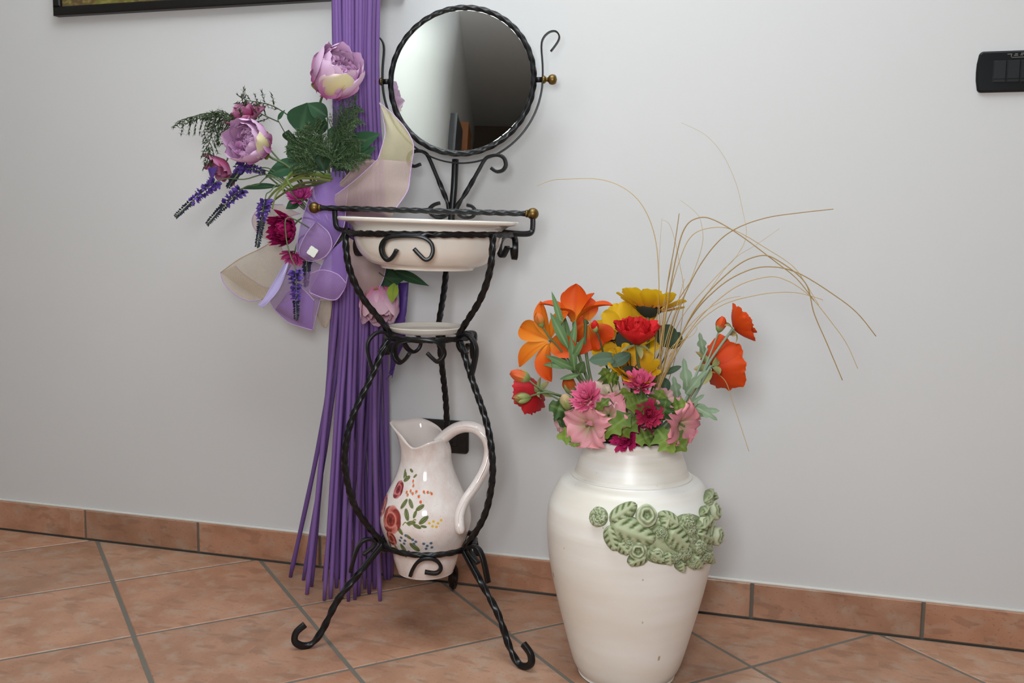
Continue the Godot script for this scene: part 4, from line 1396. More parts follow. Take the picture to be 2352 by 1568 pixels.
func relief_leaf(t: Node3D, a: Vector2, b: Vector2, wid: float, lift: float, k: float) -> void:
	var r := vase_r(a.y)
	var d := W((b.x - a.x) * r, b.y - a.y)
	var L := d.length()
	d /= L
	var s := W(-d.y, d.x)
	var rows := []
	var cols := []
	var g0 := hexl("617246")
	var g1 := hexl("bfc4a0")
	for i in 27:
		var u := i / 26.0
		var w := wid * 0.5 * pow(maxf(sin(PI * pow(u, 0.8)), 0.0), 0.6)
		var row := PackedVector3Array()
		var cr := []
		for j in 21:
			var v := -1.0 + j / 10.0
			var p := d * L * (u + absf(v) * 0.0) + s * w * v
			var dome := sqrt(maxf(0.0, 1.0 - pow(absf(v), 3.0))) * minf(1.0, 6.0 * minf(u + 0.02, 1.03 - u))
			var slit := 0.0
			if absf(v) > 0.16 and absf(v) < 0.86:
				slit = clampf(sin((u - absf(v) * 0.22) * TAU * k) * 1.6 - 0.3, 0, 1) * sin(PI * (absf(v) - 0.16) / 0.7)
			var vein := 0.0012 if absf(v) < 0.12 else 0.0
			row.append(vase_pt(a + W(p.x / r, p.y), lift * dome - 0.001 - slit * 0.0046 + vein * dome))
			cr.append(g1.lerp(g0, clampf(slit * 1.2 + pow(absf(v), 4.0) * 0.7 + 0.25, 0, 1)))
		rows.append(row)
		cols.append(cr)
	var st := tool()
	grid(st, rows, false, cols)
	put(st, "relief_leaf", M.relief, t)


# kind 0: knobbly berry, 1: rosette with a hollow heart
func relief_boss(t: Node3D, c: Vector2, rad: float, kind: int) -> void:
	var r := vase_r(c.y)
	var rows := []
	var cols := []
	var g0 := hexl("5f7044")
	var ns := noise(1.0, 61, 2)
	var g1 := hexl("c2c6a6")
	for i in 15:
		var f := i / 14.0
		var row := PackedVector3Array()
		var cr := []
		for j in 36:
			var a := TAU * j / 36
			var h := 0.0
			var q := 0.5
			if kind == 0:
				var nb := clampf(ns.get_noise_3d(cos(a) * f * 6.0, sin(a) * f * 6.0, c.x * 9.0) * 2.6, -1, 1)
				h = 0.007 + rad * 0.62 * sqrt(maxf(0.0, 1.0 - f * f)) + 0.0013 * nb - (0.007 if i == 14 else 0.0)
				q = 0.5 + nb * 0.5
			else:
				var pt := 0.12 * sin(a * 5.0 + f * 2.0)
				h = (0.007 if i < 14 else 0.0) + rad * (0.75 * sqrt(maxf(0.0, 1.0 - f * f)) - 0.65 * exp(-pow(f / 0.3, 2.0)) + 0.06 * sin(f * 16.0 + 0.5 * sin(a * 5.0)) + 0.05 * sin(a * 5.0) * f + pt * f * (1.0 - f))
				q = clampf(0.25 + f * 0.6 + 0.35 * sin(f * 16.0 + 0.5 * sin(a * 5.0)), 0, 1)
			var p := W(cos(a), sin(a)) * rad * f
			row.append(vase_pt(c + W(p.x / r, p.y), h - 0.001))
			cr.append(g0.lerp(g1, q))
		rows.append(row)
		cols.append(cr)
	var st := tool()
	grid(st, rows, true, cols)
	put(st, "relief_berry" if kind == 0 else "relief_rosette", M.relief, t)


func build_vase() -> void:
	vprof = smooth2([W(0.0001, 0.001), W(0.082, 0.001), W(0.088, 0.004), W(0.1, 0.026), W(0.1165, 0.085), W(0.1355, 0.16), W(0.147, 0.22), W(0.1515, 0.271), W(0.1515, 0.292), W(0.147, 0.325), W(0.129, 0.36), W(0.112, 0.3695), W(0.1085, 0.372), W(0.1088, 0.3745), W(0.106, 0.3762), W(0.1025, 0.379), W(0.0965, 0.397), W(0.0895, 0.416), W(0.0855, 0.428), W(0.0865, 0.436), W(0.084, 0.4425), W(0.079, 0.443), W(0.075, 0.437)], 5)
	var t := thing("floor_vase", "large cream glazed floor vase with a green garland in relief, full of artificial flowers", "vase", V(VX, 0, VZ))
	var st := tool()
	lathe(st, vprof, 128, Transform3D(Basis(Vector3.UP, 2.2), V(VX, 0, VZ)))
	put(st, "body", M.vase, t)
	st = tool()
	lathe(st, smooth2([W(0.075, 0.437), W(0.079, 0.415), W(0.09, 0.39), W(0.092, 0.36), W(0.06, 0.33), W(0.0001, 0.32)], 4), 48, Transform3D(Basis(), V(VX, 0, VZ)))
	put(st, "inside", M.vase_in, t)
	var px := 0.00087
	for q in [[W(-0.0806,0.3264), W(0.239,0.3551), 32, 5.0], [W(-0.07,0.3212), W(0.02,0.2792), 32, 5.0], [W(-0.0727,0.3238), W(0.4617,0.2997), 50, 6.0], [W(0.7098,0.3186), W(0.4902,0.3421), 30, 4.5], [W(0.5618,0.3178), W(0.8191,0.2797), 46, 5.0], [W(0.3521,0.2769), W(0.1336,0.2606), 28, 4.0], [W(0.3599,0.2846), W(0.5374,0.2641), 26, 4.0], [W(0.5778,0.2813), W(0.5884,0.2572), 26, 4.0], [W(0.9915,0.3083), W(1.2749,0.3211), 26, 4.0], [W(0.945,0.3044), W(1.2469,0.2796), 26, 4.0], [W(0.9134,0.2678), W(1.0488,0.2397), 32, 4.5], [W(1.104,0.2677), W(1.3472,0.2353), 22, 4.0], [W(1.3043,0.3433), W(1.6507,0.3517), 14, 3.0], [W(1.6463,0.3316), W(1.6479,0.3457), 14, 3.0], [W(1.0921,0.3281), W(1.2583,0.3375), 14, 3.0], [W(0.7374,0.263), W(0.7635,0.2413), 22, 3.5], [W(0.6074,0.3385), W(0.5226,0.3162), 26, 4.0], [W(0.0315,0.2974), W(0.1692,0.2779), 28, 4.0]]:
		relief_leaf(t, q[0], q[1], q[2] * px * 1.1, 0.0135 + q[2] * 0.00006, q[3])
	for q in [[W(-0.0234,0.3146), W(0.417,0.2919), 70], [W(0.2696,0.3103), W(0.7436,0.2722), 75], [W(0.5712,0.3125), W(1.3526,0.2751), 90], [W(0.4296,0.3299), W(1.0036,0.2997), 46], [W(0.7954,0.294), W(1.4033,0.2553), 70], [W(0.6273,0.2783), W(1.3134,0.2433), 44], [W(0.2734,0.283), W(0.751,0.2604), 36], [W(1.2097,0.281), W(1.4651,0.3396), 34]]:
		relief_leaf(t, q[0], q[1], q[2] * px, 0.0075, 7.0)
	for q in [[W(-0.2064,0.3309), 17, 0], [W(1.0091,0.2781), 17, 0], [W(0.8522,0.3228), 15, 0], [W(0.8768,0.3099), 13, 0], [W(0.7777,0.2761), 17, 0], [W(0.6585,0.27), 12, 0], [W(1.1381,0.2562), 13, 0], [W(0.3382,0.3373), 19, 1], [W(0.2444,0.2844), 17, 1], [W(1.4299,0.323), 17, 1], [W(1.4386,0.2801), 19, 1], [W(0.4459,0.2765), 13, 1], [W(0.1473,0.2943), 14, 0], [W(0.5078,0.3117), 11, 0], [W(1.3981,0.3419), 10, 0], [W(0.9425,0.2512), 12, 0], [W(0.6227,0.2935), 10, 0], [W(1.0908,0.3155), 11, 1], [W(0.8928,0.2954), 10, 0]]:
		relief_boss(t, q[0], q[1] * px * 1.05, q[2])


# ---------------------------------------------------------------- flowers in the vase
func neck() -> Vector3:
	return V(VX + rr(-0.03, 0.03), 0.405, VZ + rr(-0.03, 0.03))


func lily(label: String, at: Vector3, dir: Vector3, spec: Array, stalk: Array) -> void:
	var t := thing("lily", label, "flower", neck(), "orange lilies in the vase")
	stem(t, [t.position] + stalk + [at - dir.normalized() * 0.012, at], 0.0032, 0.0026)
	var hx := facing(at, dir)
	for q in spec:
		var a: float = deg_to_rad(q[0])
		var st := tool()
		var rad := V(sin(a), 0, cos(a))
		petal(st, hx * Transform3D(Basis(V(cos(a), 0, -sin(a)), rad, Vector3.UP), rad * 0.004), q[3], q[4] * 1.2, {"a": 1.15, "b": 0.75, "base": 0.3, "b0": q[1], "b1": q[2], "cup": 0.22, "keel": 0.16, "ruf": 0.02, "rn": 2.0, "c0": hexl("d98a2c"), "c1": hexl(q[5]), "c2": hexl(q[6]), "vein": hexl("c4471a"), "nu": 14, "nv": 8})
		put(st, "petal", M.petal, t)


func sunflower(label: String, at: Vector3, dir: Vector3, s: float, stalk: Array, n: int, b0: float, col: Array) -> void:
	var t := thing("sunflower", label, "flower", neck(), "yellow sunflowers in the vase")
	stem(t, [t.position] + stalk + [at - dir.normalized() * 0.012], 0.003, 0.0026)
	var hx := facing(at, dir)
	for lay in 2:
		whorl(t, "petal", M.petal_thin, hx, n, s * 0.34, s * 0.04 * lay, s * [0.8, 0.72][lay], s * 0.5, {"a": 1.35, "b": 0.42, "base": 0.45, "b0": b0 + 0.12 * lay, "b1": b0 + 0.2 * lay, "cup": 0.2, "ruf": 0.03, "tip": 0.6, "round": 0.1, "c0": hexl(col[0]), "c1": hexl(col[1]), "c2": hexl(col[2]), "nu": 9, "nv": 6}, lay * PI / n, 0.1)
	whorl(t, "bract", M.leaf, hx, 22, s * 0.2, -s * 0.05, s * 0.36, s * 0.11, {"a": 0.8, "b": 0.9, "base": 0.8, "b0": 0.15, "b1": 0.9, "c0": hexl("22231a"), "c1": hexl("3a2018"), "c2": hexl("4a2417")}, 0.0, 0.2)
	whorl(t, "bract", M.leaf, hx, 18, s * 0.16, -s * 0.1, s * 0.3, s * 0.13, {"a": 0.8, "b": 0.9, "base": 0.8, "b0": 0.3, "b1": 1.0, "c0": hexl("1d2a1e"), "c1": hexl("2a2419"), "c2": hexl("33201a")}, 0.15, 0.2)
	var st := tool()
	lathe(st, smooth2([W(0.0001, -s * 0.22), W(s * 0.12, -s * 0.2), W(s * 0.3, -s * 0.08), W(s * 0.36, 0.0), W(s * 0.3, s * 0.06), W(0.0001, s * 0.08)], 3), 24, hx)
	put(st, "disc", mat("2a2f22", 0.8), t)


func ranunculus(called: String, label: String, at: Vector3, dir: Vector3, s: float, c: Array, stalk: Array, group: String, shut := 0.0, rough_edge := 0.0, sm: Material = null) -> void:
	var t := thing(called, label, "flower", neck(), group)
	stem(t, [t.position] + stalk + [at - dir.normalized() * s * 0.1, at], 0.0026, 0.0022, sm)
	var hx := facing(at, dir)
	for r in 4:
		var f := r / 3.0
		whorl(t, "petal", M.petal, hx, [8, 7, 6, 5][r], s * lerpf(0.1, 0.04, f), s * 0.05 * r, s * lerpf(0.92, 0.5, f), s * lerpf(0.98, 0.5, f), {"a": 1.6, "b": 0.42, "base": 0.3, "b0": lerpf(0.35, 1.1, f) + shut, "b1": lerpf(0.75, 2.0, f) + shut, "cup": 0.35, "ruf": 0.025 + rough_edge * 0.08, "rn": 2.2, "tip": 0.6, "round": 0.14, "tooth": rough_edge * 0.12, "c0": hexl(c[0]), "c1": hexl(c[1]), "c2": hexl(c[2]), "nu": 9, "nv": 8}, r * 0.5, 0.12)
	whorl(t, "sepal", M.leaf, hx, 5, s * 0.06, -s * 0.06, s * 0.5, s * 0.22, {"a": 0.8, "b0": 0.1, "b1": -0.9, "cup": 0.3, "c0": hexl("8f9a62"), "c1": hexl("a8a870"), "c2": hexl("b9a070")}, 0.4, 0.3)


func bud(label: String, at: Vector3, dir: Vector3, s: float, c: Array, stalk: Array, green: float, sm: Material = null) -> void:
	var t := thing("flower_bud", label, "bud", neck(), "flower buds in the vase")
	stem(t, [t.position] + stalk + [at - dir.normalized() * s * 0.3], 0.0018, 0.0015, sm)
	var hx := facing(at - dir.normalized() * s * 0.45, dir)
	whorl(t, "petal", M.petal, hx, 5, s * 0.03, 0.0, s * 1.25, s * 0.75, {"a": 1.2, "b": 0.5, "base": 0.3, "b0": 0.55, "b1": 2.3, "cup": 0.5, "tip": 0.2, "c0": hexl(c[0]), "c1": hexl(c[1]), "c2": hexl(c[2])}, 0.0, 0.08)
	whorl(t, "sepal", M.leaf, hx, 5, s * 0.06, -s * 0.03, s * (0.55 + green * 0.5), s * 0.5, {"a": 0.9, "b": 0.6, "base": 0.4, "b0": 0.45, "b1": 1.9, "cup": 0.6, "c0": hexl("6f8048"), "c1": hexl("8a9a5c"), "c2": hexl("a3a36a")}, 0.6, 0.1)


func petunia(label: String, at: Vector3, dir: Vector3, s: float, c: Array, roll: float, stalk: Array) -> void:
	var t := thing("petunia", label, "flower", neck(), "pink petunias in the vase")
	stem(t, [t.position] + stalk + [at - dir.normalized() * s * 0.5, at], 0.0018, 0.0016)
	var hx := facing(at - dir.normalized() * s * 0.32, dir, roll)
	whorl(t, "petal", M.petal, hx, 5, s * 0.05, 0.0, s * 0.95, s * 0.98, {"a": 1.7, "b": 0.5, "base": 0.25, "b0": 1.15, "b1": -0.35, "cup": 0.12, "keel": -0.1, "ruf": 0.09, "rn": 2.5, "tip": 0.55, "round": 0.2, "tooth": 0.14, "c0": hexl("a8b070"), "c1": hexl(c[0]), "c2": hexl(c[1]), "vein": hexl(c[2]), "nu": 12, "nv": 10}, 0.0, 0.1)
	whorl(t, "sepal", M.leaf, hx, 5, s * 0.06, -s * 0.05, s * 0.5, s * 0.14, {"b0": 0.9, "b1": 0.5, "c0": hexl("5e7f3a"), "c2": hexl("7f9a4a")}, 0.3)


func build_vase_flowers() -> void:
	var o1 := "d4581a"
	var o2 := "cc4412"
	lily("orange lily opening straight up, highest of the lilies in the vase", V(1.3235,0.6474,0.33), V(0.0, 0.95, 0.15), [[-88, 1.25, -0.25, 0.075, 0.03, o1, o2], [178, 1.5, 1.15, 0.068, 0.042, o1, "c9470f"], [84, 1.1, -0.1, 0.082, 0.034, o1, o2], [-35, 1.3, 0.2, 0.05, 0.03, o1, o2], [120, 1.35, 0.6, 0.062, 0.03, o1, o2], [-140, 1.35, 0.6, 0.06, 0.03, o1, o2]], [V(1.362,0.5218,0.34), V(1.3323,0.5997,0.34)])
	lily("orange lily nodding away behind the highest one, two petals hanging down", V(1.3451,0.6432,0.31), V(0.2, -0.35, -0.6), [[-160, 0.3, -0.5, 0.05, 0.03, o2, "c4400e"], [0, 0.6, -0.2, 0.055, 0.03, o2, "c4400e"], [35, 0.6, -0.3, 0.058, 0.03, o2, o2], [-35, 0.6, -0.3, 0.058, 0.03, o2, o2], [150, 0.8, 0.2, 0.05, 0.028, o2, o2], [90, 0.7, -0.2, 0.052, 0.028, o2, o2]], [V(1.364,0.5203,0.33), V(1.3441,0.5979,0.32), V(1.3432,0.6393,0.32)])
	lily("large orange lily turned to the washstand, lowest of the lilies", V(1.2836,0.6129,0.35), V(-0.45, 0.35, 0.62), [[-100, 0.75, -0.5, 0.078, 0.034, "d97a20", "d4661c"], [-160, 0.8, -0.3, 0.078, 0.034, "d97a20", "d06a18"], [-40, 0.6, -0.9, 0.08, 0.036, o1, o2], [20, 0.5, -0.9, 0.075, 0.036, o1, o2], [80, 0.8, -0.2, 0.07, 0.03, "d97a20", o1], [140, 0.9, 0.1, 0.072, 0.03, "d97a20", o1]], [V(1.354,0.5214,0.34), V(1.3126,0.5749,0.34), V(1.2895,0.5977,0.34)])
	# lily bud and lance leaves on the lily stalk
	bud("slim orange lily bud standing in front of the large lily", V(1.2789,0.652,0.4), V(-0.35, 0.9, 0.1), 0.024, ["7c8a3c", "c97a3c", "c9642c"], [V(1.3498,0.5401,0.36), V(1.3107,0.6039,0.385), V(1.2947,0.6237,0.395)], 0.2)
	var lf := {"a": 0.8, "b": 0.8, "base": 0.15, "keel": 0.25, "b0": 0.1, "b1": -0.4, "c0": hexl("4c6638"), "c1": hexl("5e7a4c"), "c2": hexl("56724a"), "vein": hexl("8a9c74")}
	var t := thing("lily_stalk", "green lily stalk set with lance leaves among the orange lilies", "stalk", neck())
	stem(t, [t.position, V(1.3559,0.542,0.37), V(1.3311,0.5888,0.38), V(1.3194,0.627,0.38), V(1.3114,0.6533,0.375)], 0.0034, 0.0022, M.stem)
	for q in [[V(1.3265,0.6047,0.385), V(1.2943,0.6686,0.39), 0.017], [V(1.3194,0.627,0.38), V(1.2902,0.7071,0.37), 0.012], [V(1.3322,0.5933,0.385), V(1.3377,0.657,0.38), 0.012], [V(1.3358,0.5864,0.39), V(1.3566,0.6269,0.4), 0.012], [V(1.3373,0.5742,0.385), V(1.2841,0.5774,0.4), 0.014], [V(1.3429,0.5668,0.385), V(1.2968,0.5959,0.42), 0.014], [V(1.3401,0.5673,0.39), V(1.335,0.6236,0.4), 0.014], [V(1.3481,0.56,0.39), V(1.3145,0.5519,0.4), 0.01], [V(1.3273,0.5858,0.37), V(1.3124,0.6637,0.36), 0.014], [V(1.3469,0.5631,0.385), V(1.3582,0.5825,0.41), 0.02]]:
		leaf(t, q[0], q[1], q[2], lf, V(0.2, 0.3, 1))
	sunflower("yellow sunflower seen from below, highest in the vase", V(1.4571,0.6719,0.32), V(0.08, 0.93, -0.3), 0.062, [V(1.454,0.5572,0.33), V(1.4598,0.6278,0.33)], 9, 0.45, ["dc8a2c", "e6bd22", "ecc62a"])
	sunflower("yellow sunflower behind the red ranunculus", V(1.4161,0.618,0.3), V(-0.3, 0.45, 0.8), 0.066, [V(1.4389,0.5406,0.33), V(1.4231,0.59,0.29)], 10, 0.15, ["c08c1e", "dcae20", "e0b424"])
	sunflower("golden sunflower low between the pink aster and the grass", V(1.4402,0.568,0.39), V(0.3, 0.75, 0.4), 0.05, [V(1.4407,0.5063,0.36), V(1.4376,0.5388,0.37)], 8, 0.6, ["cf8a1e", "d9a31e", "dfae22"])
	ranunculus("ranunculus", "bright red ranunculus seen from the side, before the sunflowers", V(1.4502,0.6196,0.4), V(0.06, 0.95, 0.2), 0.054, ["8e1418", "c41e24", "cf2a2c"], [V(1.4555,0.5306,0.36), V(1.4502,0.5876,0.385)], "ranunculus flowers in the vase", 0.25, 0.4)
	bud("small red bud on a thin bent stalk beside the drooping lily", V(1.377,0.6451,0.4), V(-0.15, 0.95, 0.1), 0.019, ["8e1a1a", "c4211f", "cf2a24"], [V(1.3985,0.5599,0.37), V(1.3923,0.593,0.39), V(1.3842,0.628,0.4)], 0.4, M.stem_dark)
	ranunculus("ranunculus", "orange ranunculus at the tip of the longest stalk over the vase", V(1.6072,0.6454,0.33), V(0.78, 0.5, -0.3), 0.044, ["b8341a", "d44a1a", "d9501e"], [V(1.5261,0.5082,0.34), V(1.5685,0.5877,0.34)], "ranunculus flowers in the vase", 0.0, 0.15, M.stem_grey)
	bud("orange bud with pale sepals beside the highest orange ranunculus", V(1.5841,0.6498,0.33), V(0.25, 0.9, 0.1), 0.026, ["b9a884", "cf5a2c", "d4481e"], [V(1.5336,0.5087,0.34), V(1.5614,0.5797,0.34), V(1.5755,0.6212,0.33)], 0.35, M.stem_grey)
	ranunculus("ranunculus", "big orange ranunculus turning its back, under the highest orange one", V(1.5733,0.5788,0.34), V(0.5, 0.05, -0.72), 0.062, ["b8341a", "cf4518", "d44c1a"], [V(1.5203,0.4863,0.35), V(1.5459,0.5274,0.355), V(1.5623,0.5627,0.36)], "ranunculus flowers in the vase", 0.1, 0.15, M.stem_grey)
	ranunculus("ranunculus", "red ranunculus drooping from the side of the vase next to the washstand", V(1.2707,0.5236,0.37), V(-0.72, -0.3, -0.35), 0.05, ["8e161c", "bc1f28", "c42a2e"], [V(1.3427,0.5002,0.36), V(1.303,0.5208,0.38)], "ranunculus flowers in the vase", 0.15, 0.4)
	bud("orange and green bud farthest out towards the washstand", V(1.2469,0.5529,0.4), V(-0.8, 0.35, 0.3), 0.034, ["b9b070", "cf6a3c", "c9502c"], [V(1.3531,0.4868,0.37), V(1.3016,0.5185,0.39), V(1.272,0.5379,0.4)], 0.4)
	bud("green bud hanging under the orange and green one", V(1.2507,0.5139,0.4), V(-0.9, -0.1, 0.3), 0.028, ["6f8040", "7f8a48", "a8704a"], [V(1.3448,0.502,0.37), V(1.2999,0.5262,0.4), V(1.2722,0.5215,0.4)], 0.9)
	bud("orange bud half hidden behind the lily leaves", V(1.3253,0.5324,0.36), V(-0.2, 0.9, 0.2), 0.034, ["b9a070", "c4642c", "c4501e"], [V(1.3489,0.4829,0.35)], 0.5)
	bud("plump green and cream bud resting above the pink petunia", V(1.3347,0.5132,0.42), V(-0.3, 0.85, 0.4), 0.03, ["6f8a40", "a3a86a", "c9a884"], [V(1.3578,0.4673,0.39)], 0.9)
	# round leaves of the sunflowers
	var ec := {"a": 0.95, "b": 0.6, "base": 0.2, "keel": 0.12, "b0": 0.0, "b1": -0.2, "c0": hexl("3c4f3c"), "c1": hexl("4c5f4a"), "c2": hexl("485c48"), "vein": hexl("64766054".substr(0, 6)), "nu": 9, "nv": 8}
	for q in [["grey green leaf reaching out under the red bud", V(1.4202,0.5954,0.41), V(1.3708,0.5927,0.42), 0.026, V(0.1, 0.6, 1)], ["grey green leaf just below the red ranunculus", V(1.441,0.6039,0.41), V(1.4058,0.584,0.42), 0.024, V(0.1, 0.5, 1)], ["round dark leaf seen through the dried grass", V(1.4835,0.6094,0.33), V(1.5001,0.6483,0.35), 0.045, V(0.1, 0.2, 1)], ["dark leaf curling behind the round one at the dried grass", V(1.4926,0.6036,0.31), V(1.5137,0.6329,0.32), 0.03, V(0.5, 0.1, 1)], ["small dark leaf standing behind the golden sunflower", V(1.4181,0.5659,0.35), V(1.4268,0.5948,0.36), 0.02, V(0.2, 0.1, 1)], ["narrow dark leaf reaching out past the dried grass", V(1.4926,0.5651,0.36), V(1.5218,0.5817,0.37), 0.012, V(0, 0.5, 1)], ["dark leaf standing at the foot of the dried grass", V(1.4986,0.5347,0.37), V(1.4954,0.5605,0.38), 0.02, V(0.3, 0, 1)]]:
		var lt := thing("leaf_stalk", q[0], "leaf", q[1], "single leaves in the vase")
		stem(lt, [neck(), q[1].lerp(V(VX, 0.44, VZ), 0.5), q[1]], 0.0014, 0.001, M.stem_dark)
		leaf(lt, q[1], q[2], q[3], ec, q[4])
	# dusty ranunculus foliage
	var dg := {"a": 0.7, "b": 0.8, "base": 0.2, "lobe": 0.35, "ln": 2.5, "keel": 0.2, "b0": 0.1, "b1": -0.5, "c0": hexl("6a7d5c"), "c1": hexl("7f9274"), "c2": hexl("768a6c"), "vein": hexl("a3b096")}
	var t2 := thing("ranunculus_stalk", "grey green ranunculus stalk with toothed leaves under the orange ranunculus", "stalk", neck())
	stem(t2, [t2.position, V(1.522,0.5055,0.37), V(1.5428,0.5525,0.37), V(1.5657,0.6128,0.36)], 0.0028, 0.0018, M.stem_grey)
	for q in [[V(1.5594,0.6035,0.36), V(1.5532,0.6396,0.37), 0.014], [V(1.5364,0.5378,0.375), V(1.5284,0.5969,0.38), 0.018], [V(1.5334,0.5346,0.38), V(1.5644,0.5791,0.39), 0.016], [V(1.5315,0.507,0.375), V(1.5615,0.5372,0.39), 0.014], [V(1.5343,0.5043,0.38), V(1.5891,0.5167,0.4), 0.02], [V(1.5535,0.5149,0.39), V(1.5905,0.4989,0.4), 0.014], [V(1.5183,0.5267,0.37), V(1.5124,0.5629,0.38), 0.016], [V(1.5233,0.4998,0.38), V(1.5611,0.5219,0.38), 0.012]]:
		leaf(t2, q[0], q[1], q[2], dg, V(0.1, 0.5, 1))


